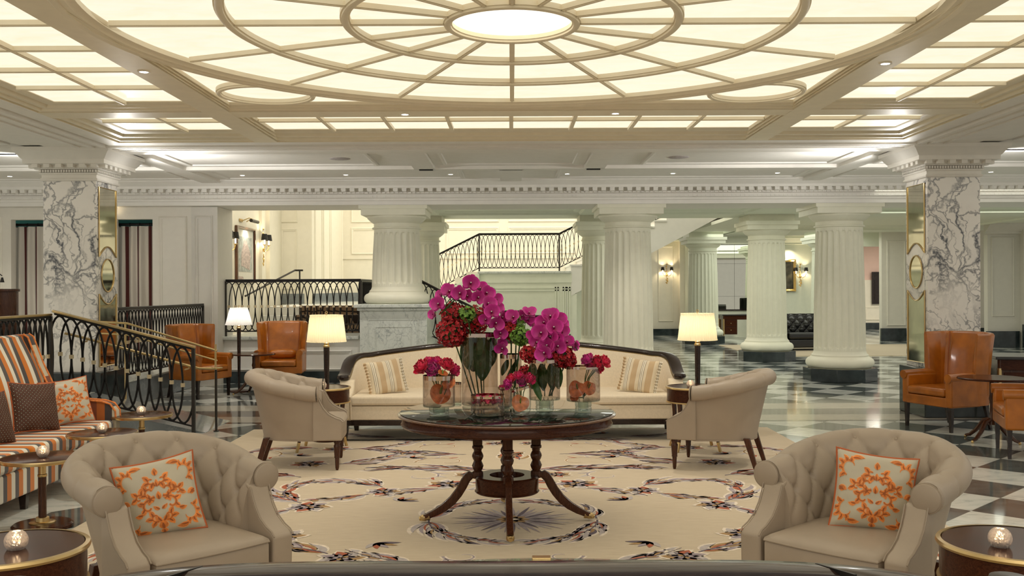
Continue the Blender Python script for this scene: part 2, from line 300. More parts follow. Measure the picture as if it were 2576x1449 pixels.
# ---------------------------------------------------------------- mesh helpers
class MB:
    def __init__(s): s.v = []; s.f = []; s.m = []
    def add(s, verts, faces, mi=0):
        o = len(s.v); s.v += [tuple(v) for v in verts]; s.f += [tuple(i+o for i in f) for f in faces]; s.m += [mi]*len(faces); return s
    def box(s, x0, x1, y0, y1, z0, z1, mi=0):
        return s.add([(x0, y0, z0), (x1, y0, z0), (x1, y1, z0), (x0, y1, z0), (x0, y0, z1), (x1, y0, z1), (x1, y1, z1), (x0, y1, z1)],
                     [(3, 2, 1, 0), (4, 5, 6, 7), (0, 1, 5, 4), (1, 2, 6, 5), (2, 3, 7, 6), (3, 0, 4, 7)], mi)
    def tbox(s, c, wx, wy, z0, z1, wx1=None, wy1=None, c1=None, mi=0):   # tapered leg
        c1 = c1 or c; wx1 = wx if wx1 is None else wx1; wy1 = wy if wy1 is None else wy1
        b = [(c[0]+i*wx/2, c[1]+j*wy/2, z0) for i, j in ((-1, -1), (1, -1), (1, 1), (-1, 1))]
        t = [(c1[0]+i*wx1/2, c1[1]+j*wy1/2, z1) for i, j in ((-1, -1), (1, -1), (1, 1), (-1, 1))]
        return s.add(b+t, [(3, 2, 1, 0), (4, 5, 6, 7), (0, 1, 5, 4), (1, 2, 6, 5), (2, 3, 7, 6), (3, 0, 4, 7)], mi)
    def lathe(s, prof, n=32, c=(0, 0, 0), mi=0, fl=None, sx=1, sy=1, cap=True):
        vs = []
        for (r, z) in prof:
            for k in range(n):
                a = 2*pi*k/n; rr = r if fl is None else fl(r, z, a)
                vs.append((c[0]+rr*cos(a)*sx, c[1]+rr*sin(a)*sy, c[2]+z))
        fs = []
        for i in range(len(prof)-1):
            for k in range(n):
                k2 = (k+1) % n; fs.append((i*n+k, i*n+k2, (i+1)*n+k2, (i+1)*n+k))
        if cap:
            if prof[0][0] > 1e-5: fs.append(tuple(reversed(range(n))))
            if prof[-1][0] > 1e-5: fs.append(tuple(range((len(prof)-1)*n, len(prof)*n)))
        return s.add(vs, fs, mi)
    def tube(s, path, r, n=8, closed=False, mi=0, cap=True, up=None):
        path = [Vector(p) for p in path]; N = len(path); vs = []
        t0 = None; nrm = None
        for i, p in enumerate(path):
            if closed: t = path[(i+1) % N]-path[i-1]
            else: t = path[min(i+1, N-1)]-path[max(i-1, 0)]
            if t.length < 1e-9: t = Vector((0, 0, 1))
            t.normalize()
            if nrm is None:
                nrm = (Vector(up) if up else (Vector((0, 0, 1)) if abs(t.z) < .9 else Vector((1, 0, 0))))
            nrm = (nrm - t*nrm.dot(t)); nrm = nrm.normalized() if nrm.length > 1e-6 else t.orthogonal().normalized()
            b = t.cross(nrm); rr = r[i] if isinstance(r, (list, tuple)) else r
            for k in range(n):
                a = 2*pi*k/n; vs.append(p + (nrm*cos(a)+b*sin(a))*rr)
        fs = []
        for i in range(N if closed else N-1):
            j = (i+1) % N
            for k in range(n):
                k2 = (k+1) % n; fs.append((i*n+k, i*n+k2, j*n+k2, j*n+k))
        if cap and not closed: fs += [tuple(reversed(range(n))), tuple(range((N-1)*n, N*n))]
        return s.add(vs, fs, mi)
    def sweep(s, path, prof, nrmf=None, mi=0, closed=False, cap=True):   # prof: (side, z) ; side is to the right-hand normal in plan
        path = [Vector(p) for p in path]; N = len(path); n = len(prof); vs = []
        for i, p in enumerate(path):
            if closed: t = path[(i+1) % N]-path[i-1]
            else: t = path[min(i+1, N-1)]-path[max(i-1, 0)]
            t = Vector((t.x, t.y, 0)).normalized(); nn = Vector((t.y, -t.x, 0))
            for (a, z) in prof: vs.append(p+nn*a+Vector((0, 0, z)))
        fs = []
        for i in range(N if closed else N-1):
            j = (i+1) % N
            for k in range(n):
                k2 = (k+1) % n; fs.append((i*n+k, j*n+k, j*n+k2, i*n+k2))
        if cap and not closed: fs += [tuple(range(n)), tuple(reversed(range((N-1)*n, N*n)))]
        return s.add(vs, fs, mi)
    def prism(s, poly, a0, a1, axis='z', mi=0):
        n = len(poly)
        def mp(p, a):
            return {'z': (p[0], p[1], a), 'x': (a, p[0], p[1]), 'y': (p[0], a, p[1])}[axis]
        vs = [mp(p, a0) for p in poly]+[mp(p, a1) for p in poly]
        fs = [tuple(reversed(range(n))), tuple(range(n, 2*n))]+[(i, (i+1) % n, n+(i+1) % n, n+i) for i in range(n)]
        return s.add(vs, fs, mi)
    def grid(s, f, nu, nv, cu=False, mi=0):
        vs = [f(i/(nu if cu else nu-1), j/(nv-1)) for i in range(nu) for j in range(nv)]
        fs = [(i*nv+j, ((i+1) % nu)*nv+j, ((i+1) % nu)*nv+j+1, i*nv+j+1) for i in range(nu if cu else nu-1) for j in range(nv-1)]
        return s.add(vs, fs, mi)
    def frame(s, mp, u0, u1, v0, v1, prof, mi=0, fill=False):        # mitred moulding, prof (inset, height)
        vs = []
        for (d, h) in prof:
            for (u, v) in ((u0+d, v0+d), (u1-d, v0+d), (u1-d, v1-d), (u0+d, v1-d)): vs.append(mp(u, v, h))
        fs = [(i*4+k, i*4+(k+1) % 4, (i+1)*4+(k+1) % 4, (i+1)*4+k) for i in range(len(prof)-1) for k in range(4)]
        if fill: L = (len(prof)-1)*4; fs.append((L, L+1, L+2, L+3))
        return s.add(vs, fs, mi)
    def rings(s, A, B, prof, mi=0):        # from rect A to rect B, prof (t, z)
        vs = []
        for (t, z) in prof:
            r = [a+(b-a)*t for a, b in zip(A, B)]
            for (x, y) in ((r[0], r[2]), (r[1], r[2]), (r[1], r[3]), (r[0], r[3])): vs.append((x, y, z))
        fs = [(i*4+k, i*4+(k+1) % 4, (i+1)*4+(k+1) % 4, (i+1)*4+k) for i in range(len(prof)-1) for k in range(4)]
        return s.add(vs, fs, mi)
    def sphere(s, c, r, n=10, m=7, mi=0, sz=1):
        pr = [(r*sin(pi*i/(m-1)), -r*cos(pi*i/(m-1))*sz) for i in range(m)]
        return s.lathe([(max(a, 1e-6), b) for a, b in pr], n, c, mi, cap=False)
    def xf(s, mtx, start=0):
        for i in range(start, len(s.v)): s.v[i] = tuple(mtx @ Vector(s.v[i]))
        return s
    def mesh(s, name, mats, ang=35):
        me = bpy.data.meshes.new(name); me.from_pydata(s.v, [], s.f); me.update()
        for m in (mats if isinstance(mats, (list, tuple)) else [mats]): me.materials.append(M[m] if isinstance(m, str) else m)
        me.polygons.foreach_set('material_index', s.m); me.polygons.foreach_set('use_smooth', [True]*len(s.f))
        try: me.set_sharp_from_angle(angle=R(ang))
        except Exception: pass
        return me
    def build(s, name, mats, parent=None, bevel=0, ang=35, loc=None, label=None, kind=None, segs=2):
        o = bpy.data.objects.new(name, s.mesh(name, mats, ang)); COL.objects.link(o)
        if parent: o.parent = parent
        if loc: o.location = loc
        if bevel:
            b = o.modifiers.new('bevel', 'BEVEL'); b.width = bevel; b.segments = segs; b.limit_method = 'ANGLE'; b.angle_limit = R(35); b.harden_normals = False
        if label: o['label'] = label
        if kind: o['kind'] = kind
        return o
def thing(name, label, cat, loc=(0, 0, 0), rz=0, group=None, kind=None):
    o = bpy.data.objects.new(name, None); COL.objects.link(o); o.location = loc; o.rotation_euler = (0, 0, rz); o.empty_display_size = .1
    o['label'] = label
    if cat: o['category'] = cat
    if group: o['group'] = group
    if kind: o['kind'] = kind
    return o
def tag(o, label, cat, group=None):
    o['label'] = label; o['category'] = cat
    if group: o['group'] = group
    return o
def struct(name, mb, mats, parent=None, **k): return mb.build(name, mats, parent, kind='structure', **k)
def copy_tree(o, loc=None, rz=None, label=None, group=None, parent=None, scale=None):
    c = o.copy(); COL.objects.link(c)
    if parent is not None: c.parent = parent
    if loc is not None: c.location = loc
    if rz is not None: c.rotation_euler = (0, 0, rz)
    if scale is not None: c.scale = scale
    if label: c['label'] = label
    if group: c['group'] = group
    for ch in list(o.children): copy_tree(ch, parent=c)
    return c
def face_to(fx, fy): return atan2(fx, -fy)
def sub(o, parent, loc=None, name=None):      # a linked copy as a part
    c = o.copy(); COL.objects.link(c); c.parent = parent
    if loc is not None: c.location = loc
    return c
# ================================================================= SETTING
struct('floor', MB().box(-16, 16, -1.0, 40, -.2, 0), 'floor')
ZB, ZR, ZP = 3.33, 3.352, 3.386          # beam underside, rib underside, luminous pane
CY = 6.46
# ---- luminous coffered ceiling
for sx in (-1, 1):
    struct('ceiling_beam', MB().box(min(sx*2.74, sx*3.0), max(sx*2.74, sx*3.0), -.6, 11.46, ZB-.002, 3.62), 'coffer')
for (a, b) in ((9.50, 9.80), (3.12, 3.42)):
    struct('ceiling_beam', MB().box(-4.6, 4.6, a, b, ZB, 3.60), 'coffer')
PROF = [(0, ZB), (0, ZB+.022), (.13, ZB+.022), (.13, ZB+.006), (.20, ZB+.006), (.25, ZB+.032), (.45, ZB+.032), (.45, ZB+.018), (.54, ZB+.018), (.60, ZB+.046), (.80, ZB+.046), (.80, ZB+.030), (.88, ZB+.030), (1, ZB+.050), (1, ZP)]
def bay(name, o, p, xs, ys):
    mb = MB(); o = (o[0]+.002, o[1]-.002, o[2]+.002, o[3]-.002); mb.rings(o, p, PROF)
    w = .021
    for x in xs:
        mb.box(x-w, x+w, p[2], p[3], ZR, ZP); mb.box(x-w*.45, x+w*.45, p[2], p[3], ZR-.006, ZR)
    for y in ys:
        mb.box(p[0], p[1], y-w, y+w, ZR+.001, ZP); mb.box(p[0], p[1], y-w*.45, y+w*.45, ZR-.005, ZR+.001)
    struct('ceiling_coffer', mb, 'coffer')
for sx in (-1, 1):
    def q(a, b): return (min(sx*a, sx*b), max(sx*a, sx*b))
    bay('side', (*q(3.0, 4.6), 3.42, 9.50), (*q(3.01, 4.30), 3.72, 9.20), [sx*3.64], [9.20-.69*k for k in range(1, 8)])
    bay('corner', (*q(3.0, 4.6), 9.80, 11.46), (*q(3.01, 4.26), 9.86, 10.85), [sx*3.60], [10.2])
    bay('corner', (*q(3.0, 4.6), -.6, 3.12), (*q(3.01, 4.26), -.5, 3.0), [sx*3.60], [2.3, 1.6, .9, .2])
bay('far', (-2.74, 2.74, 9.80, 11.46), (-2.63, 2.63, 9.86, 10.85), [.655*k for k in range(-3, 4)], [10.2])
bay('near', (-2.74, 2.74, -.6, 3.12), (-2.63, 2.63, -.5, 3.0), [.655*k for k in range(-3, 4)], [2.3, 1.6, .9, .2])
mb = MB(); mb.rings((-2.738, 2.738, 3.422, 9.498), (-2.67, 2.67, 3.66, 9.26), PROF)
struct('ceiling_coffer', mb, 'coffer')
# ---- circular tracery of the middle coffer
def ringprof(r, w, fancy=False):
    if not fancy:
        return [(r-w, ZP), (r-w, ZB+.022), (r-w*.7, ZB+.022), (r-w*.7, ZB+.006), (r-w*.35, ZB), (r+w*.35, ZB), (r+w*.7, ZB+.006), (r+w*.7, ZB+.022), (r+w, ZB+.022), (r+w, ZP)]
    return [(r-.15, ZP), (r-.15, ZR-.002), (r-.13, ZR-.006), (r-.125, ZB+.014), (r-.11, ZB+.010), (r-.10, ZB), (r-.06, ZB+.002), (r-.055, ZB-.008), (r-.02, ZB-.012), (r-.01, ZB-.004), (r, ZB+.006), (r, ZP)]
for (r, w) in ((.425, .03), (1.09, .032), (1.86, .034)):
    struct('ceiling_ring', MB().lathe(ringprof(r, w), 128, (0.008, CY, 0), cap=False), 'coffer')
struct('ceiling_ring', MB().lathe(ringprof(2.84, 0, True), 160, (0.008, CY, 0), cap=False), 'coffer')
for sx in (-1, 1):
    for sy in (-1, 1):
        struct('ceiling_ring', MB().lathe(ringprof(.41, .025), 64, (sx*2.19, CY+sy*2.29, 0), cap=False), 'coffer')
for k in range(16):
    a = 2*pi*k/16; mb = MB()
    for (r0, r1) in ((.45, 1.06), (1.12, 1.83), (1.89, 2.66)):
        w = .019
        mb.box(r0, r1, -w, w, ZR, ZP-.001); mb.box(r0, r1, -w*.45, w*.45, ZR-.006, ZR)
    mb.xf(Matrix.Translation((0.008, CY, 0)) @ Matrix.Rotation(a, 4, 'Z'))
    struct('ceiling_spoke', mb, 'coffer')
# panes
struct('ceiling_luminous_pane', MB().box(-2.73, 2.73, 3.45, 9.47, ZP, ZP+.02), 'pane')
for sx in (-1, 1):
    a, b = sorted((sx*3.005, sx*4.31))
    struct('ceiling_luminous_pane', MB().box(a, b, 3.6, 9.25, ZP, ZP+.02), 'pane')
    struct('ceiling_luminous_pane', MB().box(a, b, 9.81, 10.9, ZP, ZP+.02), 'pane')
    struct('ceiling_luminous_pane', MB().box(a, b, -.55, 3.1, ZP, ZP+.02), 'pane')
struct('ceiling_luminous_pane', MB().box(-2.7, 2.7, 9.81, 10.9, ZP, ZP+.02), 'pane')
struct('ceiling_luminous_pane', MB().box(-2.7, 2.7, -.55, 3.1, ZP, ZP+.02), 'pane')
struct('ceiling_luminous_pane', MB().lathe([(0.001, ZP-.006), (.40, ZP-.006)], 64, (0.008, CY, 0), cap=False), 'pane_hot')
# ---- plaster soffit round the luminous ceiling
mb = MB()
A = (-4.6, 4.6, -.6, 11.46)
def grow(d): return (A[0]-d, A[1]+d, A[2]-d, A[3]+d)
B = grow(1.0)
mb.rings(A, B, [(0, ZB), (.20, ZB), (.20, ZB+.03), (.26, ZB+.03), (.26, ZB-.02), (.32, ZB-.02), (.32, ZB), (.40, ZB), (.40, ZB-.018), (.47, ZB-.018), (.48, ZB+.004), (.58, ZB+.004), (.58, ZB-.012), (.64, ZB-.012), (.66, ZB), (1.0, ZB), (1.0, ZB+.09)])
struct('ceiling_trim', mb, 'ceil_plaster')
mb = MB()
mb.box(-16, -5.6, -1, 16.3, 3.40, 3.6); mb.box(5.6, 16, -1, 16.3, 3.40, 3.6); mb.box(-5.6, 5.6, 12.46, 16.3, 3.40, 3.6)
mb.box(-4.7, 4.7, -.7, 11.5, 3.62, 3.7)
struct('ceiling', mb, 'ceil_plaster')
mb = MB()      # lower bands and panel mouldings of the aisle ceiling
def cmap(u, v, h): return (u, v, 3.365-h)
mb.box(-16, 16, 12.46, 12.56, 3.35, 3.41); mb.box(-16, 16, 14.28, 14.46, 3.35, 3.41)
for (x0, x1) in ((-1.42, -1.12), (1.06, 1.36)): mb.box(x0, x1, 12.5, 14.3, 3.35, 3.41)
mb.box(-.18, .16, 14.4, 16.0, 3.35, 3.41)
for sx in (-1, 1): 
    a, b = sorted((sx*4.75, sx*5.05)); mb.box(a, b, 12.5, 16, 3.345, 3.41)
pr = [(0, .04), (0, .055), (.04, .055), (.05, .04), (.08, .04), (.085, .0)]
def cm(x0, x1, y0, y1):
    mb.frame(lambda u, v, h: (u, v, 3.40-h*.6), x0, x1, y0, y1, [(0, 0), (0, .035), (.03, .045), (.05, .03), (.07, .03), (.08, 0)])
for r in ((-4.65, -1.9, 12.75, 14.1), (-1.0, .95, 12.75, 14.1), (1.85, 4.6, 12.75, 14.1), (-4.6, -.75, 14.62, 15.8), (.7, 4.6, 14.62, 15.8), (-9, -5.2, 12.75, 14.1), (5.2, 9, 12.75, 14.1), (-9, -5.2, 14.62, 15.8), (5.2, 9, 14.62, 15.8)): cm(*r)
for sx in (-1, 1):
    for (y0, y1) in ((9.2, 11.9), (5.6, 8.8), (2, 5.2)):
        a, b = sorted((sx*6.1, sx*8.6)); cm(a, b, y0, y1)
    a, b = sorted((sx*5.6, sx*5.9)); mb.box(a, b, -1, 12.46, 3.35, 3.41)
    a, b = sorted((sx*5.6, sx*9)); mb.box(a, b, 11.95, 12.7, 3.35, 3.41)
struct('ceiling_moulding', mb, 'ceil_plaster')
# ---- beam over the first row of columns with its cornice
YF = 16.22
mb = MB(); mb.box(-16, 16, YF, 17.3, 3.0, 3.6)
cp = [(0, 3.06), (-.02, 3.07), (-.02, 3.10), (-.05, 3.115), (-.05, 3.15), (-.015, 3.155), (-.015, 3.17), (-.05, 3.18), (-.05, 3.205), (-.06, 3.21), (-.06, 3.255), (-.20, 3.26), (-.20, 3.30), (-.24, 3.33), (-.30, 3.37), (-.30, 3.40), (0, 3.40)]
mb.prism([(YF+a, z) for a, z in cp], -16, 16, 'x')
for i in range(150): mb.tbox((-10.6+i*.1425, YF-.115), .072, .11, 3.205, 3.262, .078, .125)
for i in range(300): 
    mb.box(-10.6+i*.0712, -10.6+i*.0712+.040, YF-.060, YF-.045, 3.115, 3.142)
    mb.box(-10.6+i*.0712, -10.6+i*.0712+.038, YF-.072, YF-.05, 3.182, 3.203)
struct('cornice', mb, 'ceil_plaster')
# ---- upper slab, second beam
mb = MB()
mb.box(-2.6, 16, 17.3, 22.2, 3.24, 3.5); mb.box(5.7, 16, 22.2, 34, 3.24, 3.5)
mb.box(-2.55, 12, 20.85, 22.1, 3.17, 3.24)
mb.box(5.0, 6.2, 17.3, 34, 3.16, 3.24); mb.box(-2.5, -1.6, 17.3, 20.9, 3.16, 3.24); mb.box(1.5, 2.5, 17.3, 20.9, 3.16, 3.24)
mb.box(6.2, 12, 26.2, 27.2, 3.12, 3.24)
mb.frame(lambda u, v, h: (u, v, 3.24-h), -1.6, 1.5, 17.32, 20.85, [(0, .08), (.05, .08), (.08, .04), (.16, .03), (.2, 0)])
mb.frame(lambda u, v, h: (u, v, 3.24-h), 2.5, 5.0, 17.32, 20.85, [(0, .08), (.05, .08), (.08, .04), (.16, .03), (.2, 0)])
mb.frame(lambda u, v, h: (u, v, 3.24-h), 6.2, 12, 17.32, 26.2, [(0, .08), (.05, .08), (.08, .04), (.16, .03), (.2, 0)])
mb.frame(lambda u, v, h: (u, v, 3.24-h), 6.2, 12, 27.2, 33.9, [(0, .10), (.05, .10), (.08, .05), (.2, .03), (.25, 0)])
struct('ceiling_beyond', mb, 'green_plaster')

# ---- walls
def panel_y(mb, y, x0, x1, z0, z1, s=-1, w=.05, t=.03):     # moulding frame on a wall facing -Y
    mb.frame(lambda u, v, h: (u, y+s*h, v), x0, x1, z0, z1, [(0, 0), (0, t*.6), (w*.3, t), (w*.6, t*.5), (w, t*.5), (w, 0)])
def panel_x(mb, x, y0, y1, z0, z1, s=1, w=.05, t=.03):
    mb.frame(lambda u, v, h: (x+s*h, u, v), y0, y1, z0, z1, [(0, 0), (0, t*.6), (w*.3, t), (w*.6, t*.5), (w, t*.5), (w, 0)])
# left wall with curtained windows (stands on the raised aisle)
mb = MB(); Y = 16.5
def wallx(x0, x1, z0=0.0, z1=3.3): mb.box(x0, x1, Y, Y+.16, z0, z1)
wallx(-16, -8.45); wallx(-7.80, -6.70); wallx(-6.06, -4.95); wallx(-8.45, -7.80, 2.80); wallx(-6.70, -6.06, 2.80)
panel_y(mb, Y, -5.95, -5.48, .75, 2.85); panel_y(mb, Y, -7.7, -6.85, .75, 2.85); panel_y(mb, Y, -9.6, -8.6, .75, 2.85)
struct('wall_left', mb, 'wall')
struct('wall_recess', MB().box(-9.2, -5.6, 17.5, 17.6, .3, 3.2), 'teal')
mb = MB(); mb.box(-5.38, -4.94, 16.42, 17.29, 0, 2.995); panel_y(mb, 16.42, -5.32, -5.02, .9, 2.85)
struct('wall_pilaster', mb, 'greywall')
# alcove with the picture wall
mb = MB(); mb.box(-5.7, -5.4, 17.3, 22.6, 0, 5.5); mb.box(-5.4, -5.34, 20.9, 21.0, .78, 5.5); mb.box(-5.4, -5.32, 21.5, 22.6, .78, 5.5)
panel_x(mb, -5.4, 17.6, 18.2, 1.0, 5)
struct('wall_alcove', mb, 'hall')
# low panelled wall and platform of the stair lobby
mb = MB(); mb.box(-4.95, -2.60, 16.75, 17.0, 0, .74); mb.box(-5.4, -2.60, 17.0, 19.6, 0, .739); mb.box(-2.60, -1.76, 17.5, 19.6, 0, .739)
for (a, b) in ((-4.85, -4.35), (-4.25, -3.75), (-3.65, -2.75)): panel_y(mb, 16.75, a, b, .22, .56)
struct('wall_podium', mb, 'white')
struct('trim_1', MB().box(-4.97, -2.62, 16.68, 19.6, .74, .80), 'carrara', bevel=.012)
struct('baseboard_podium', MB().box(-4.95, -2.55, 16.72, 16.76, 0, .20), 'darkstone')
# carpeted steps
for i in range(3):
    t = MB().box(-4.7, -2.6, 18.0+.3*i, 21.0, .78+.165*i, .78+.165*(i+1)-.001)
    struct('step', t, 'white')
    struct('stair_carpet', MB().box(-4.05, -2.72, 17.985+.3*i, 18.31+.3*i, .785+.165*i, .78+.165*(i+1)+.012), 'leopard', bevel=.01)
mb = MB(); mb.box(-5.4, -4.78, 18.0, 18.05, .80, 1.0)
struct('stair_landing', MB().box(-5.0, -1.2, 21.0, 26.9, .0, 1.27), 'carrara')
# stair hall walls
mb = MB(); YB = 26.8
mb.box(-5.4, -4.82, 22.6, 22.9, 0, 5.5); panel_y(mb, 22.6, -5.33, -4.95, 1.6, 3.0); panel_y(mb, 22.6, -5.33, -4.95, 3.15, 4.4)
struct('wall_hall_left', mb, 'hall')
mb = MB(); mb.box(-4.82, -4.62, 22.6, YB, 0, 5.5); 
for a, b in ((22.9, 23.8), (23.95, 24.8), (24.95, 26.6)): panel_x(mb, -4.62, a, b, 1.6, 4.3, 1)
mb.box(-4.62, -4.5, 22.7, YB, 4.35, 4.45)
struct('wall_hall_side', mb, 'hall')
mb = MB(); mb.box(-4.62, 2.4, YB, YB+.2, 0, 5.6); mb.box(2.4, 5.9, YB, YB+.2, 3.2, 5.6)
for a, b in ((-4.4, -2.0), (-1.8, -.35), (-.1, 1.75), (1.95, 3.9)): 
    panel_y(mb, YB, a, b, 3.42, 4.6, w=.07); (panel_y(mb, YB, a, b, 2.55, 3.28, w=.07) if a < 1.9 else None)
mb.box(-4.62, 2.3, YB-.03, YB, 2.42, 2.47)
struct('wall_hall_back', mb, 'hall')
struct('ceiling_hall', MB().box(-5.7, 6.2, 17.3, 27.2, 5.5, 5.6), 'hall')
struct('wall_hall_over', MB().box(-5.7, 6, 17.28, 17.36, 3.5, 5.6), 'hall')
struct('baseboard_hall', MB().box(-5.36, -4.80, 22.55, 22.6, 1.27, 1.50).box(-4.60, -4.57, 22.6, YB, 1.27, 1.5).box(-4.62, -2.6, YB-.04, YB, 1.27, 1.5), 'greymarble')
# half landing
LY = 24.5
mb = MB(); mb.box(-.82, 1.478, LY, YB, 0, 1.97)
mb.box(-.70, 1.50, LY-.02, LY, 1.74, 1.97)
# panel outlines on the landing wall
def outline(mb, pts, y, w=.035, t=.02):
    n = len(pts); c = Vector((sum(p[0] for p in pts)/n, sum(p[1] for p in pts)/n))
    for i in range(n):
        a = Vector(pts[i]); b = Vector(pts[(i+1) % n]); d = (b-a).normalized(); nn = Vector((-d.y, d.x))
        if (c-a).dot(nn) < 0: nn = -nn
        for k in (0, 1.8*w):
            p = [a+nn*k, b+nn*k, b+nn*(k+w), a+nn*(k+w)]
            vs = [(q.x, y, q.y) for q in p]+[(q.x, y-t, q.y) for q in p]
            mb.add(vs, [(0, 1, 2, 3), (4, 5, 6, 7), (0, 1, 5, 4), (1, 2, 6, 5), (2, 3, 7, 6), (3, 0, 4, 7)])
outline(mb, [(-.72, .35), (1.17, .35), (1.17, 1.63), (-.45, 1.63), (-.72, 1.48)], LY)
mb.box(1.478, 1.62, LY, YB, 0, 1.46); outline(mb, [(1.27, .35), (1.46, .35), (1.46, 1.63), (1.27, 1.63)], LY)
struct('wall_landing', mb, 'green_plaster')
struct('trim_2', MB().box(-.86, 1.48, LY-.06, YB-.02, 1.97, 2.03), 'carrara', bevel=.01)
# flight rising from left to landing
mb = MB(); n = 5
for i in range(n):
    x0 = -2.30+.29*i; mb.box(x0, -.82, LY, YB, 1.27+.15*i-.02 if i else 0, 1.27+.15*(i+1))
struct('stair_flight', mb, 'hall')
struct('wall_stringer', MB().prism([(-2.5, 0), (-.82, 0), (-.82, 2.0), (-2.30, 1.24), (-2.5, 1.24)], LY-.06, LY, 'y'), 'green_plaster')
# flight rising to the right and its soffit
mb = MB(); n = 16
for i in range(n):
    x0 = 1.48+.30*i; z1 = 2.03+.1575*(i+1)
    mb.prism([(x0, z1-.1575), (x0, z1), (x0+.30, z1), (x0+.30, z1-.62), (x0, z1-.62-.1575)], LY-.008, YB, 'y')
    mb.box(x0-.03, x0+.30, LY-.03, YB, z1-.03, z1+.005)
struct('stair_flight', mb, 'white')
struct('stair_carpet', MB().add([(1.48, LY+.5, 2.06), (6.28, LY+.5, 4.58), (6.28, YB-.5, 4.58), (1.48, YB-.5, 2.06)], [(0, 1, 2, 3)]), 'leopard')
struct('wall_under_stair', MB().prism([(1.62, 0), (2.4, 0), (2.4, 2.0), (1.62, 1.6)], LY+.2, YB, 'y'), 'green_plaster')
# corridor wall with sconce and return
mb = MB(); mb.box(2.4, 5.78, 33.0, 33.2, 0, 3.24); panel_y(mb, 33.0, 4.93, 5.44, .45, 3.0, w=.07)
mb.box(5.62, 5.78, 32.7, 33.0, 0, 3.24)
struct('wall_corridor', mb, 'hall')
struct('wall_corridor_side', MB().box(2.3, 2.4, 24.7, 33, 0, 3.24), 'hall')
struct('baseboard_corridor', MB().box(2.4, 5.8, 32.66, 33.0, 0, .22), 'darkstone')
mb = MB(); mb.box(5.78, 6.0, 32.0, 33.2, 0, 3.24); mb.box(6.0, 10.2, 32.0, 32.2, 0, 3.24)
mb.prism([(32.0, 2.98), (31.93, 3.0), (31.93, 3.05), (31.75, 3.2), (31.75, 3.24), (32, 3.24)], 5.78, 10.2, 'x')
struct('wall_back', mb, 'green_plaster')
# right hand end: near panelled wall, alcove coloured as if lit pink
mb = MB(); mb.box(10.85, 11.75, 28.7, 28.9, 0, 3.24); panel_y(mb, 28.7, 11.0, 11.55, .45, 2.95, w=.06); mb.box(11.75, 16, 28.75, 28.9, 0, 3.24)
struct('wall_right_near', mb, 'wall')
struct('wall_right_lintel', MB().box(9.6, 12.2, 29.5, 29.8, 2.82, 3.24), 'green_plaster')
mb = MB(); mb.box(9.7, 18, 36.6, 36.8, 1.85, 3.6)
struct('wall_far', mb, 'pinklit')
mb = MB(); mb.box(9.7, 18, 36.55, 36.8, 0, 1.85); panel_y(mb, 36.55, 13.2, 14.2, .35, .85, w=.06); panel_y(mb, 36.55, 14.4, 15.4, .35, .85, w=.06)
struct('wall_far_low', mb, 'hall')
struct('ceiling_far', MB().box(9.6, 18, 29.5, 37, 3.3, 3.4), 'hall')
struct('baseboard_far', MB().box(9.7, 18, 36.5, 36.56, 0, .25).box(10.80, 16, 28.62, 28.71, 0, .38), 'darkstone')
wn = thing('window_1', 'dark wooden louvred window shutters', None, (13.9, 36.5, .95), kind='structure')
MB().box(-.48, -.42, -.04, 0, 0, 1.2).box(.42, .48, -.04, 0, 0, 1.2).box(-.42, .42, -.04, 0, 1.14, 1.2).box(-.42, .42, -.04, 0, 0, .06).build('window_frame', 'darkwood', wn)
for i in range(3):
    MB().box(-.42+.28*i, -.42+.28*i+.27, -.03, 0, .06, 1.14).box(-.38+.28*i, -.38+.28*i+.19, -.045, -.03, .12, 1.08).build('shutter', 'darkwood', wn, bevel=.006)
mb = MB(); mb.box(12.5, 13.35, 25.7, 25.9, 0, 3.24); mb.box(13.35, 16, 25.5, 25.9, 0, 3.24); panel_y(mb, 25.5, 13.0+.45, 14.4, .8, 2.9, w=.06); panel_y(mb, 25.7, 12.6, 13.2, .8, 2.9)
mb.prism([(25.7, 2.95), (25.6, 2.98), (25.6, 3.03), (25.35, 3.2), (25.35, 3.24), (25.7, 3.24)], 12.4, 16, 'x')
struct('wall_right', mb, 'greywall')
struct('baseboard_right', MB().box(12.45, 13.30, 25.62, 25.7, 0, .42).box(13.30, 16, 25.40, 25.5, 0, .60), 'darkstone')
# raised aisle on the left with its ramp
mb = MB(); mb.box(-16, -5.25, 11.98, 16.5, 0, .345); mb.box(-16, -5.72, 16.66, 17.5, 0, .365); mb.box(-16, -5.1, 9.0, 11.98, 0, .345)
struct('raised_floor', mb, 'greymarble', bevel=.01)
struct('raised_floor_edge', MB().box(-16, -5.24, 12.0, 16.5, .345, .365).box(-16, -5.09, 9, 12.0, .345, .365), 'carrara')
mb = MB(); mb.prism([(-3.45, 0), (-5.1, 0), (-5.1, .36), (-3.45, .004)], 10.97, 11.95, 'y')
struct('ramp', mb, 'greymarble')

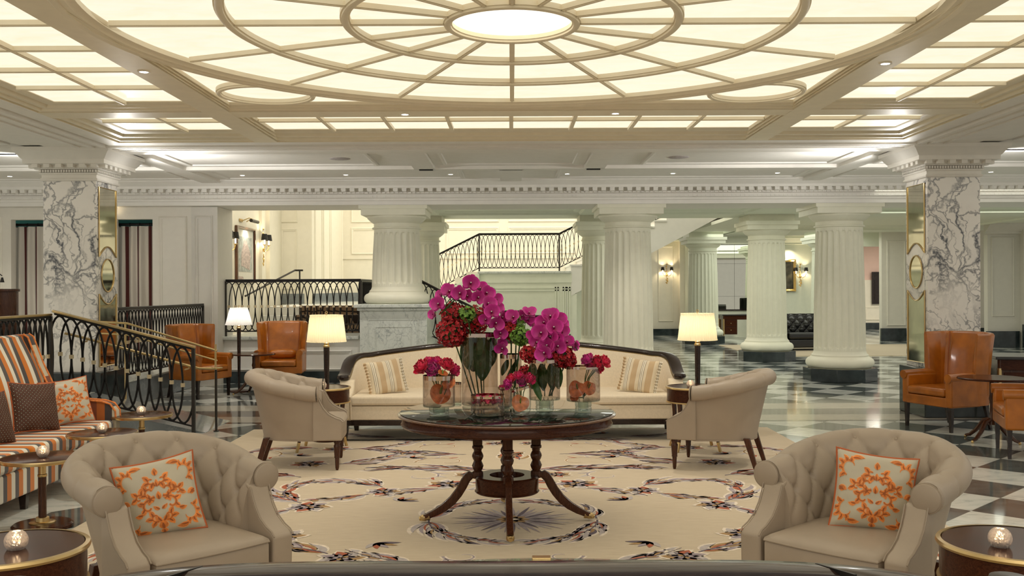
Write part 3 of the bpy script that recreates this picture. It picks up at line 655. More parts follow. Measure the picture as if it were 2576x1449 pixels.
# ---- marble piers (built around an origin at the floor)
def pier(x0, label, sx):
    Y0, w = 12.0, .65
    t = thing('marble_pier', label, 'pillar', (x0+w/2, Y0+w/2, 0), group=None)
    h = w/2
    MB().box(-h-.07, h+.07, -h-.07, h+.07, 0, .60).build('plinth', 'darkstone', t, bevel=.012)
    MB().box(-h, h, -h, h, .60, 2.96).build('shaft', 'arabescato', t, bevel=.004)
    mb = MB()
    pr = [(0, 2.945), (.02, 2.95), (.03, 2.965), (.02, 2.98), (.01, 2.985), (.012, 3.02), (.03, 3.03), (.035, 3.045), (.012, 3.05), (.012, 3.085), (.035, 3.09), (.045, 3.105), (.06, 3.11), (.06, 3.135), (.17, 3.145), (.17, 3.195), (.18, 3.20), (.24, 3.28), (.26, 3.29), (.26, 3.335)]
    vs = [];
    for a, z in pr:
        for i, j in ((-1, -1), (1, -1), (1, 1), (-1, 1)): vs.append((i*(h+a), j*(h+a), z))
    fs = [(i*4+k, i*4+(k+1) % 4, (i+1)*4+(k+1) % 4, (i+1)*4+k) for i in range(len(pr)-1) for k in range(4)]
    mb.add(vs, fs)
    for s in (-1, 1):
        for k in range(6):
            u = -.36+k*.144
            mb.box(u-.036, u+.036, s*(h+.10)-.045, s*(h+.10)+.045, 3.10, 3.148); mb.box(s*(h+.10)-.045, s*(h+.10)+.045, u-.036, u+.036, 3.10, 3.148)
        for k in range(22):
            u = -.34+k*.0322
            mb.box(u-.010, u+.010, s*(h+.028)-.012, s*(h+.028)+.012, 3.052, 3.082); mb.box(s*(h+.028)-.012, s*(h+.028)+.012, u-.010, u+.010, 3.052, 3.082)
    mb.build('capital', 'ceil_plaster', t)
    # mirror set in the inner side face
    X = sx*(-1)*h; s = -sx
    def loc(v, z, d): return (X+s*d, v, z)
    mr = MB()
    def arc(z, bow, n=14): return [(-.262+.524*i/n, z+bow*sin(pi*i/n)) for i in range(n+1)]
    up = [(-.262, 2.88), (.262, 2.88)] + list(reversed(arc(2.02, .13)))
    dn = arc(1.56, -.13) + [(.262, .66), (-.262, .66)]
    ov = [(.19*cos(2*pi*k/32), 1.79+.205*sin(2*pi*k/32)) for k in range(32)]
    for nm, poly in (('upper_mirror', up), ('lower_mirror', dn), ('oval_mirror', ov)):
        n = len(poly); MB().add([loc(v, z, .006) for v, z in poly], [tuple(range(n))]).build(nm, 'mirror', t)
        MB().tube([loc(v, z, .010) for v, z in poly], .009, 8, closed=True, up=(1, 0, 0)).build('brass_frame', 'brass', t, label='brass frame around mirror')
    return t
pier(-5.75, 'veined marble pillar at left above the curved railing', -1)
pier(5.10, 'veined marble pillar at right behind the orange wing chair', 1)
for sx in (-1, 1):
    plight('pier_glow', (sx*4.62, 12.25, 2.95), 2.2, (1, .98, .94), .06)
    for (x, y, dx, dy, dz, pw) in ((4.78, 12.35, -1, .35, .25, 90), (4.78, 12.7, -.6, .8, .22, 70), (4.8, 12.1, -.8, -.5, .3, 40), (6.05, 12.5, .9, .3, .25, 50), (5.6, 12.98, .2, 1, .22, 50)):
        o_ = spot('pier_uplight', (sx*x, y, 2.98), pw, 110, (1, .98, .94), .06); o_.rotation_euler = Vector((-sx*dx if False else sx*dx, dy, dz)).to_track_quat('-Z', 'Y').to_euler()

# ---- fluted columns
def column(x, y, label, zb=0, dia=.86, ped=False, n=200, mat_='column', group='fluted columns'):
    t = thing('fluted_column', label, 'column', (x, y, 0), group=group)
    r = dia/2; Z0 = zb
    if not ped:
        oc = [(cos(pi/8+pi/4*k)*r*1.42/cos(pi/8)*.93, sin(pi/8+pi/4*k)*r*1.42/cos(pi/8)*.93) for k in range(8)]
        MB().prism(oc, 0, .22).build('plinth', 'darkstone', t, bevel=.008); Z0 = .22
    b = MB(); b.lathe([(r*1.20, Z0)]+[(r*1.12+.085*r/.43*cos(a), Z0+.09+.088*sin(a)) for a in [R(-80+20*k) for k in range(9)]]+[(r*1.10, Z0+.20), (r*1.10, Z0+.22), (r*1.03, Z0+.25), (r, Z0+.29)], 64, cap=False)
    b.build('base', mat_, t)
    z0 = Z0+.29; z1 = 2.62
    def fl(rr, z, a):
        ph = (a*24/(2*pi)) % 1.0; u = abs(ph-.5)*2   # 0 centre of the flute
        e = min((z-z0-.05)/.06, (z1-.06-z)/.06, 1.0)
        if e <= 0: return rr
        wv = .78*sqrt(max(0, 1-(1-e)**2))
        if u >= wv or wv < 1e-3: return rr
        return rr-.026*dia/.86*sqrt(1-(u/wv)**2)
    def rad(z): f = (z-z0)/(z1-z0); return r*(1-.10*max(0, f)**1.6)
    zs = [z0, z0+.05, z0+.06, z0+.075, z0+.09, z0+.11] + [z0+.11+(z1-z0-.23)*k/8 for k in range(1, 8)] + [z1-.12, z1-.10, z1-.08, z1-.065, z1-.06, z1]
    MB().lathe([(rad(z), z) for z in zs], 24*14, fl=fl, cap=False).build('shaft', mat_, t, ang=60)
    q = rad(z1); c = MB()
    c.lathe([(q, z1), (q+.035, z1+.01), (q+.035, z1+.03), (q+.005, z1+.04), (q+.005, z1+.10), (q+.04, z1+.12), (q+.07, z1+.145), (q+.115, z1+.19), (q+.12, z1+.22)], 64, cap=False)
    e = q+.15; c.box(-e, e, -e, e, z1+.22, z1+.33); e += .035; c.box(-e, e, -e, e, z1+.32, 3.0 if y < 18 else 3.02)
    if y > 18: e -= .09; c.box(-e, e, -e, e, 3.02, 3.17)
    c.build('capital', mat_, t)
    return t
column(2.0, 16.85, 'fluted cream column directly behind the sofa, right of the bouquets')
column(5.64, 16.85, 'nearest fluted column on a black plinth, standing alone at right')
column(-1.98, 21.4, 'fluted column half hidden behind the pedestal column', mat_='column')
column(1.94, 21.4, 'fluted column half hidden behind the column right of the bouquets')
column(5.57, 21.4, 'middle fluted column on black plinth in front of the dark desk', mat_='column')
column(5.47, 28.0, 'most distant fluted column beside the corridor wall sconce', mat_='green_plaster')
column(9.0, 28.0, 'distant fluted column glimpsed beside the leather sofa', mat_='green_plaster')
column(-1.98, 16.85, 'fluted column raised on a grey marble pedestal', zb=1.35, ped=True)
pd = thing('marble_pedestal', 'square grey marble pedestal carrying a fluted column', 'pedestal', (-1.98, 16.85, 0))
MB().box(-.56, .56, -.56, .56, .18, 1.24).build('block', 'carrara', pd, bevel=.004)
MB().box(-.60, .60, -.60, .60, 0, .18).build('plinth', 'darkstone', pd, bevel=.006)
MB().box(-.60, .60, -.60, .60, 1.24, 1.29).box(-.65, .65, -.65, .65, 1.29, 1.35).build('cap', 'carrara', pd, bevel=.012)
mb = MB()
for k in (0, .12): mb.frame(lambda u, v, h: (u, -.56-h, v), -.42+k, .42-k, .36+k, 1.10-k, [(0, 0), (0, .008), (.012, .008), (.012, 0)])
mb.build('panel_moulding', 'carrara', pd)
# ================================================================= RAILINGS
def hoop_mesh(name, dx, dy, slope, w, h, r):
    pts = []
    for k in range(28):
        a = 2*pi*k/28; u = w*cos(a); pts.append((dx*u, dy*u, h/2*sin(a)+slope*u))
    return MB().tube(pts, r, 6, closed=True).mesh(name, 'iron', 60)
def railing(label, a, b, za0, zb0, H, s, r=.009, posts=(0, 1), top='iron', group=None, over=0.0, topgap=.0, hand=.022, start=.5, name='balustrade', brassrail=None):
    """a,b plan points, za0/zb0 the foot heights"""
    a = Vector(a); b = Vector(b); L = (b-a).length; d = (b-a)/L; slope = (zb0-za0)/L
    t = thing(name, label, 'railing', (a.x, a.y, za0), group=group)
    def Q(u, z): return (d.x*u, d.y*u, slope*u+z)
    ang = atan2(d.y, d.x)
    n = Vector((-d.y, d.x))
    def flat(u0, u1, z0, z1, w):
        vs = []
        for u in (u0, u1):
            for (k, z) in ((-w, z0), (w, z0), (w, z1), (-w, z1)):
                q = Q(u, z); vs.append((q[0]+n.x*k, q[1]+n.y*k, q[2]))
        return MB().add(vs, [(0, 1, 2, 3), (7, 6, 5, 4), (0, 4, 5, 1), (1, 5, 6, 2), (2, 6, 7, 3), (3, 7, 4, 0)])
    flat(-over, L+over, H-.028, H, hand).build('handrail', top, t, bevel=.006)
    flat(0, L, H-.050, H-.028, .012).build('rail_bar', 'iron', t)
    flat(0, L, .075, .093, .012).build('rail_bar', 'iron', t)
    for p in posts:
        q = Q(p*L, 0); MB().box(-.018, .018, -.018, .018, 0, H-.03).build('post', 'irongrey', t, loc=q)
    hh = H-.05-.093; me = hoop_mesh('hoop', d.x, d.y, slope, s, hh, r)
    cm = MB().box(-.020, .020, -.014, .014, -.022, .022).mesh('collar', 'collar')
    zc = .093+hh/2; k = 0; u = s*start
    while u < L-s*.2:
        if u-s > -s*.75 and u+s < L+s*.75:
            o = bpy.data.objects.new('hoop', me); COL.objects.link(o); o.parent = t; o.location = Q(u, zc)
        c = bpy.data.objects.new('collar', cm); COL.objects.link(c); c.parent = t; c.location = Q(u, zc); c.rotation_euler = (0, 0, ang)
        u += s
    return t
# balcony in front of the lobby steps
railing('black arched railing on the low white wall behind the floor lamps', (-4.93, 16.84), (-2.60, 16.84), .80, .80, .98, .1125)
railing('short black railing running back beside the marble pedestal', (-2.66, 17.0), (-2.66, 19.4), .80, .80, .98, .1125, posts=(1,))
# landing railings on the stair
railing('level black railing across the stair landing', (-.82, LY+.05), (1.19, LY+.05), 2.03, 2.03, .96, .107, r=.007)
railing('sloping black stair railing climbing up to the left end of the landing', (-2.30, LY+.05), (-.82, LY+.05), 1.30, 2.03, .96, .107, r=.007, posts=(0,))
railing('sloping black stair railing rising from the right end of the landing', (1.19, LY+.05), (6.0, LY+.05), 2.03, 4.4, .96, .107, r=.007, posts=(1,))
# railing dropping from the pedestal to the floor
t_ = railing('black railing dropping down the steps beside the marble pedestal', (-1.66, 17.60), (-.70, 17.60), .78, .28, 1.0, .1125, top='irongrey')
struct('step', MB().prism([(-1.75, 0), (-.60, 0), (-.60, .18), (-.9, .18), (-.9, .36), (-1.2, .36), (-1.2, .55), (-1.5, .55), (-1.5, .74), (-1.75, .74)], 17.52, 19.0, 'y'), 'carrara')
# ramp railings, front left
railing('bronze-topped arched railing sloping down beside the striped sofa', (-5.10, 10.90), (-3.555, 10.90), .40, .0, .985, .124, r=.0125, posts=(1,), top='brass', over=.02, hand=.026)
railing('bronze-topped arched railing on the raised floor at far left', (-5.12, 10.84), (-5.02, 7.6), .365, .365, .985, .124, r=.0125, posts=(0, 1), top='brass', hand=.026)
railing('black arched railing on the raised floor between pillar and curtains', (-5.28, 12.75), (-5.17, 16.35), .365, .365, 1.01, .112, r=.009, posts=(0, 1), hand=.022)
g = thing('brass_handrail', 'brass handrail fixed inside the arched railing, ending on a brass post', 'handrail', (-3.555, 11.05, 0))
mb = MB(); mb.tube([(-1.5, 0, 1.12), (-1.35, 0, 1.085), (0, 0, .72), (.02, 0, .715), (.20, 0, .715)], .014, 8)
mb.build('rail', 'brass', g)
MB().tube([(.20, .02, .0), (.20, .02, .70)], .014, 8).lathe([(.03, .0), (.03, .012)], 16, (.20, .02, 0)).build('post', 'irongrey', g)
MB().lathe([(.055, .715), (.06, .722), (.055, .73)], 20, (.22, 0, 0)).build('end_disc', 'brass', g)
for u in (-1.25, -.65, -.1): MB().tube([(u, -.14, .72-u*.27-.03), (u, 0, .72-u*.27-.03), (u, 0, .72-u*.27)], .008, 6).build('bracket', 'brass', g)
g = thing('brass_handrail', 'brass handrail on the far side of the ramp, nearest the marble pillar', 'handrail', (-3.6, 11.93, 0))
MB().tube([(-1.45, 0, 1.22), (-1.1, 0, 1.20), (0, 0, .86)], .013, 8).tube([(-1.45, 0, 1.08), (-1.1, 0, 1.06), (0, 0, .74)], .010, 8).build('rail', 'brass', g)
for u, z in ((-1.12, .26), (-.02, .01)): MB().tube([(u, 0, z), (u, 0, z+.93)], .013, 8).build('post', 'brass', g)
g = thing('brass_handrail', 'short grey handrail at the foot of the picture wall', 'handrail', (-5.0, 19.6, 0))
MB().tube([(-.1, -.9, 1.48), (.45, .9, 2.0), (.62, .9, 2.0)], .02, 8).build('rail', 'irongrey', g)
MB().tube([(.55, .9, 1.27), (.55, .9, 2.0)], .016, 8).build('post', 'irongrey', g)

# ================================================================= WALL FURNITURE
# curtains
def curtain(x0, x1, label):
    t = thing('curtain', label, 'curtain', ((x0+x1)/2, 16.78, .37))
    w = (x1-x0)
    def f(u, v):
        return ((u-.5)*w*(.96+.04*sin(v*3)), .045*sin(u*w*2*pi/.16+sin(v*2.2)*.8)*(1-.35*v)+.02*sin(u*9), v*2.33)
    MB().grid(f, 90, 16).build('drape', 'curtain', t, ang=80)
    MB().tube([(-w/2-.03, 0, 2.36), (w/2+.03, 0, 2.36)], .022, 10).build('rod', 'iron', t)
    MB().box(w/2-.06, w/2-.035, -.02, .0, 2.36, 2.44).build('bracket', 'iron', t)
    for k in range(5): 
        x = -w/2+.06+k*(w-.12)/4
        MB().tube([(x, .032*cos(a), 2.352+.032*sin(a)) for a in [2*pi*i/12 for i in range(12)]], .005, 6, closed=True).build('curtain_ring', 'iron', t)
curtain(-8.55, -7.70, 'striped cream and dark red curtain left of the marble pillar')
curtain(-6.78, -5.98, 'striped cream and dark red curtain right of the marble pillar')
def shade(mb, c, r0, r1, h, mi=0):
    mb.lathe([(r0, 0), (r1, h)], 16, c, mi, cap=False)
def sconce(x, y, z, fx, fy, label, s=1.0, power=3, group=None):
    """two-arm gilt sconce, plate on a wall, facing (fx, fy)"""
    t = thing('wall_sconce', label, 'wall lamp', (x, y, z), face_to(fx, fy), group)
    t.scale = (s, s, s)
    mb = MB(); mb.tube([(0, -.02, -.36), (0, -.02, .26)], [.008, .022, .022, .014][0], 8)
    for k in range(9):
        a = k*.8; zz = -.36+k*.078; mb.sphere((.028*sin(a), -.03-.012*cos(a), zz), .020+.010*sin(k*1.9), 8, 6)
    for k in range(7): mb.sphere((.035*sin(k*2.1), -.045, -.20-.03*k), .018, 7, 5)
    mb.sphere((0, -.03, -.10), .042, 10, 7)
    mb.build('backplate', 'gold', t)
    for sx in (-1, 1):
        MB().tube([(0, -.03, -.10), (sx*.05, -.07, -.14), (sx*.12, -.10, -.10), (sx*.15, -.11, -.03)], .008, 6).lathe([(.022, 0), (.030, .015)], 12, (sx*.15, -.11, -.03)).build('arm', 'gold', t)
        MB().lathe([(.011, 0), (.011, .09)], 10, (sx*.15, -.11, -.015)).build('candle_tube', 'bulb', t)
        b = MB(); shade(b, (sx*.15, -.11, .06), .062, .045, .11); b.build('shade', 'blackshade', t)
        plight('sconce_bulb', (sx*.15, -.11, .115), power, (1, .80, .50), .02, t)
    return t
sconce(-5.395, 18.45, 2.50, 1, 0, 'gilt two-arm sconce left of the framed map', 1.2, 7)
sconce(-5.395, 21.0, 2.58, 1, 0, 'gilt two-arm sconce right of the framed map', 1.2, 7)
sconce(-6.93, 16.49, 2.32+.25, 0, -1, 'gilt sconce with black shades beside the left marble pillar', 1.0, 4)
sconce(5.22, 32.99, 2.12, 0, -1, 'small gilt two-shade sconce alone on the distant cream corridor wall', 1.0, 8)
sconce(9.42, 31.98, 2.05, 0, -1, 'distant gilt sconce beside the gold-framed painting', 1.1, 8)
# framed map with picture lamp
t = thing('framed_map', 'tall framed map print hanging between two gilt sconces', 'picture', (-5.395, 19.75, 2.30), face_to(1, 0))
t.scale = (1.5, 1, 1)
fr = MB(); fr.frame(lambda u, v, h: (u, -h, v), -.46, .46, -.56, .56, [(0, 0), (0, .04), (.015, .05), (.035, .05), (.04, .03), (.055, .025)]); fr.build('frame', 'edgewood', t)
M['paper'] = mat('print_paper', (.70, .68, .60), .4, var=.03); M['mapink'] = mat('map_print', (.50, .40, .36), .5, var=.35, nscale=25); M['mapline'] = mat('map_wash', (.40, .42, .38), .6, var=.3, nscale=14)
m_ = MB(); m_.box(-.43, .43, -.012, 0, -.53, .53, 0); m_.box(-.32, .32, -.016, -.012, -.34, .36, 2); m_.add([(-.22, -.018, -.22), (.20, -.018, -.30), (.26, -.018, .02), (.05, -.018, .28), (-.06, -.018, .30), (-.20, -.018, .04)], [(0, 1, 2, 3, 4, 5)], 1)
m_.add([(-.40, -.018, -.50), (-.10, -.018, -.50), (-.12, -.018, -.44), (-.34, -.018, -.43)], [(0, 1, 2, 3)], 1)
m_.build('print', ['paper', 'mapink', 'mapline'], t)
t = thing('picture_light', 'brass tube picture light above the framed map', 'picture light', (-5.395, 19.75, 2.98), face_to(1, 0))
MB().tube([(-.26, -.20, 0), (.26, -.20, 0)], .035, 12).build('lamp_tube', 'irongrey', t)
MB().box(-.40, -.16, -.012, 0, -.03, .03).tube([(-.2, -.01, 0), (-.1, -.12, .06), (0, -.18, .03)], .01, 6).tube([(.1, -.01, .0), (.08, -.12, .06), (.04, -.18, .03)], .01, 6).build('bracket', 'brass', t)
spot('picture_light_lamp', (-5.19, 19.75, 2.93), 18, 120, (1, .93, .78), .04, (0, R(18), 0))
# mirror wall
t = thing('wall_mirror', 'large tarnished wall mirror in a thin dark frame behind the desk', 'mirror', (7.45, 31.97, 0))
MB().add([(-1.3, 0, .88), (1.3, 0, .88), (1.3, 0, 2.98), (-1.3, 0, 2.98)], [(0, 1, 2, 3)]).build('mirror_glass', 'mirror2', t)
fr = MB(); fr.frame(lambda u, v, h: (u, -h, v), -1.34, 1.34, .84, 3.02, [(0, -.02), (0, .02), (.04, .02), (.04, 0)]); fr.build('frame', 'darkwood', t)
MB().box(-1.3, 1.3, -.004, 0, 1.30, 1.306).box(-1.3, 1.3, -.004, 0, 2.37, 2.376).box(-.18, -.174, -.004, 0, .88, 2.98).build('joint_strip', 'iron', t)
struct('door_1', MB().box(8.55, 8.6, 31.9, 32, 0, 3.02), 'darkwood')
t = thing('painting', 'narrow dark oil painting in a heavy gold frame beyond the columns', 'painting', (9.05, 31.97, 1.98))
fr = MB(); fr.frame(lambda u, v, h: (u, -h, v), -.22, .22, -.52, .52, [(0, 0), (0, .06), (.03, .075), (.06, .05), (.08, .05), (.085, .02)]); fr.build('frame', 'gold', t)
M['oil'] = mat('dark_oil_paint', (.06, .055, .035), .4, var=.8, nscale=5)
MB().box(-.14, .14, -.02, 0, -.44, .44).build('canvas', 'oil', t)
spot('painting_lamp', (9.05, 31.7, 2.9), 25, 110, (1, .85, .6), .05, (R(20), 0, 0))
# desk beyond the columns
def desk(x, y, rz, label, w=1.6, d=.7, h=.76, topm='lacquer', split=True):
    t = thing('writing_desk', label, 'desk', (x, y, 0), rz)
    MB().box(-w/2, w/2, -d/2, d/2, h-.035, h).build('top', topm, t, bevel=.006)
    MB().box(-w/2+.04, w/2-.04, -d/2+.03, d/2-.03, h-.16, h-.035).build('apron', 'wood', t)
    for s in (-1, 1):
        b = MB().box(s*(w/2-.27)-.20, s*(w/2-.27)+.20, -d/2+.05, d/2-.05, .14, h-.16).build('pedestal_cabinet', 'wood_z', t, bevel=.004)
        for k in range(2):
            dr = MB().box(s*(w/2-.27)-.17, s*(w/2-.27)+.17, -d/2+.035, -d/2+.05, .18+.21*k, .37+.21*k).build('drawer', 'wood', t, bevel=.004)
            MB().sphere((s*(w/2-.27), -d/2+.025, .275+.21*k), .014).build('knob', 'brass', dr)
        for v in (-1, 1):
            MB().tube([(s*(w/2-.05), v*(d/2-.05), 0), (s*(w/2-.05), v*(d/2-.05), h-.04)], [.012, .024], 12).build('leg', 'wood_z', t)
            MB().lathe([(.012, 0), (.020, .10), (.023, .10), (.023, .12)], 12, (s*(w/2-.05), v*(d/2-.05), 0)).build('foot_cap', 'brass', t)
            MB().lathe([(.027, h-.62), (.027, h-.14)], 10, (s*(w/2-.05), v*(d/2-.05), 0)).build('leg_trim', 'brass', t)
    return t
desk(7.35, 30.6, 0, 'dark mahogany writing desk with brass corner strips before the wall mirror', 1.7, .75)
# armchair silhouette at desk
t = thing('desk_chair', 'black high-backed desk chair in front of the wall mirror', 'chair', (7.9, 31.4, 0), pi)
MB().box(-.26, .26, -.26, .26, .40, .50).build('seat', 'blackleather', t, bevel=.03)
MB().box(-.27, .27, .2, .28, .50, 2.0-.75).build('backrest', 'blackleather', t, bevel=.03)
for s in (-1, 1):
    for v in (-1, 1): MB().box(s*.22-.02, s*.22+.02, v*.22-.02, v*.22+.02, 0, .4).build('leg', 'darkwood', t)
# black leather sofa
t = thing('leather_sofa', 'black buttoned leather sofa between two fluted columns', 'sofa', (7.55, 24.9, 0), R(8))
MB().box(-.95, .95, -.42, .42, .08, .30).build('base', 'blackleather', t, bevel=.03)
MB().box(-.72, .72, -.46, .20, .30, .46).build('seat_cushion', 'blackleather', t, bevel=.05, segs=4)
def tuft(u, v, su, sv):
    a = u/su+v/sv; b = u/su-v/sv
    return sqrt(abs(sin(pi*a))*abs(sin(pi*b)))
def fb(u, v):
    x = (u-.5)*1.9; z = .42+v*.50; return (x, .16+.13*v-.06*tuft(x, z, .24, .26)-.05*sin(pi*v), z)
MB().grid(fb, 90, 30).build('backrest', 'blackleather', t, ang=80)
MB().box(-.95, .95, .22, .42, .30, .90).build('back_frame', 'blackleather', t, bevel=.05, segs=4)
for s in (-1, 1): MB().box(s*.85-.12, s*.85+.12, -.44, .40, .28, .70).build('armrest', 'blackleather', t, bevel=.07, segs=4)
for s in (-1, 1):
    for v in (-1, 1): MB().box(s*.85-.03, s*.85+.03, v*.34-.03, v*.34+.03, 0, .09).build('foot', 'darkwood', t)
tag(MB().box(5.7, 11.2, 22.6, 27.0, 0, .012).build('area_rug', 'rug'), 'pale rug on the far marble floor beneath the black leather sofa', 'rug')
# dark cabinet behind the bouquets
t = thing('cabinet', 'dark wooden cabinet just visible between the bouquets', 'cabinet', (.02, 20.2, 0))
MB().box(-.17, .17, -.2, .2, .06, 1.12).build('body', 'darkwood', t, bevel=.004); MB().box(-.18, .18, -.21, .21, 1.12, 1.15).build('top', 'darkwood', t)
MB().box(-.16, .16, -.19, .19, 0, .06).build('base', 'darkwood', t)
t = thing('cabinet', 'low dark box right of the dark cabinet behind the bouquets', 'box', (.50, 20.2, 0))
MB().box(-.09, .09, -.15, .15, 0, 1.02).build('body', 'darkwood', t, bevel=.004); MB().box(-.1, .1, -.16, .16, 1.02, 1.05).build('top', 'darkwood', t)
# host lectern at far left
t = thing('reception_lectern', 'curved polished wooden host desk at far left before the curtain', 'lectern', (-7.35, 13.6, .365), R(20))
MB().lathe([(.44, 0), (.44, 1.22), (.46, 1.23), (.46, 1.26), (.44, 1.265)], 40, sx=1, sy=.75).build('body', 'wood_z', t)
t2 = thing('gooseneck_lamp', 'small black gooseneck lamp on top of the wooden host desk', 'lamp', (-7.2, 13.6, 1.63))
MB().tube([(-.06, 0, 0), (-.06, 0, .12), (-.02, 0, .20), (.06, 0, .22), (.11, 0, .18)], .007, 6).lathe([(.04, 0), (.04, .012)], 12, (-.06, 0, 0)).build('neck', 'iron', t2)
MB().lathe([(.03, 0), (.012, .07)], 12, (.11, 0, .09), cap=False).build('shade', 'iron', t2)

# ---- ceiling fittings
def downlight(x, y, z, label, lit=True, power=0, group='recessed downlights'):
    t = thing('downlight', label, 'ceiling light', (x, y, z), group=group)
    MB().lathe([(.050, 0), (.050, -.006), (.034, -.004), (.034, .0)], 20, cap=False).build('trim_ring', 'ceil_plaster', t)
    MB().lathe([(0.001, -.003), (.033, -.003)], 16, cap=False).build('lamp', 'spotlit', t)
    if power: spot('downlight_beam', (x, y, z-.02), power, 100, (1, .93, .82), .03)
    return t
downlight(*[PD(362, 180, 7.7).x, 7.72, ZB], 'downlight in the left ceiling beam of the luminous ceiling', power=70)
downlight(2.89, 7.55, ZB, 'downlight in the right ceiling beam of the luminous ceiling', power=70)
downlight(-1.05, 9.66, ZB, 'left of the two downlights in the far ceiling beam', power=70)
downlight(1.03, 9.66, ZB, 'right of the two downlights in the far ceiling beam', power=70)
xs = [(26, 'above the left curtain'), (611, 'above the framed map alcove'), (871, 'above the balcony railing'), (1135, 'left of centre above the orchids'), (1428, 'right of centre above the orchids'), (1694, 'above the middle of the right aisle'), (1957, 'above the two right columns'), (2494, 'above the far right wall')]
for px, s in xs:
    D = 15.35; downlight((px-1288)/F*D, D, 3.399, 'small recessed downlight in the aisle ceiling '+s, power=60)
downlight(-6.75, 12.9-.6, 3.399, 'recessed downlight left of the left marble pillar near the frame edge', power=10)
for x, s in ((-2.36, 'left'), (2.30, 'right')):
    t = thing('ceiling_speaker', 'round grey ceiling speaker at '+s+' above the sofa', 'speaker', (x, 13.45, 3.40))
    MB().lathe([(.001, -.008), (.13, -.008), (.14, -.004), (.145, 0)], 32, cap=False).build('grille', 'r_grey', t)
for i, (x, s) in enumerate(((-1.25, 'left'), (1.2, 'right'))):
    tag(MB().box(x-.10, x+.10, 14.30, 14.36, 3.335, 3.35).build('air_slot', 'iron'), 'dark air slot in the aisle ceiling, '+s+' of centre', 'vent')
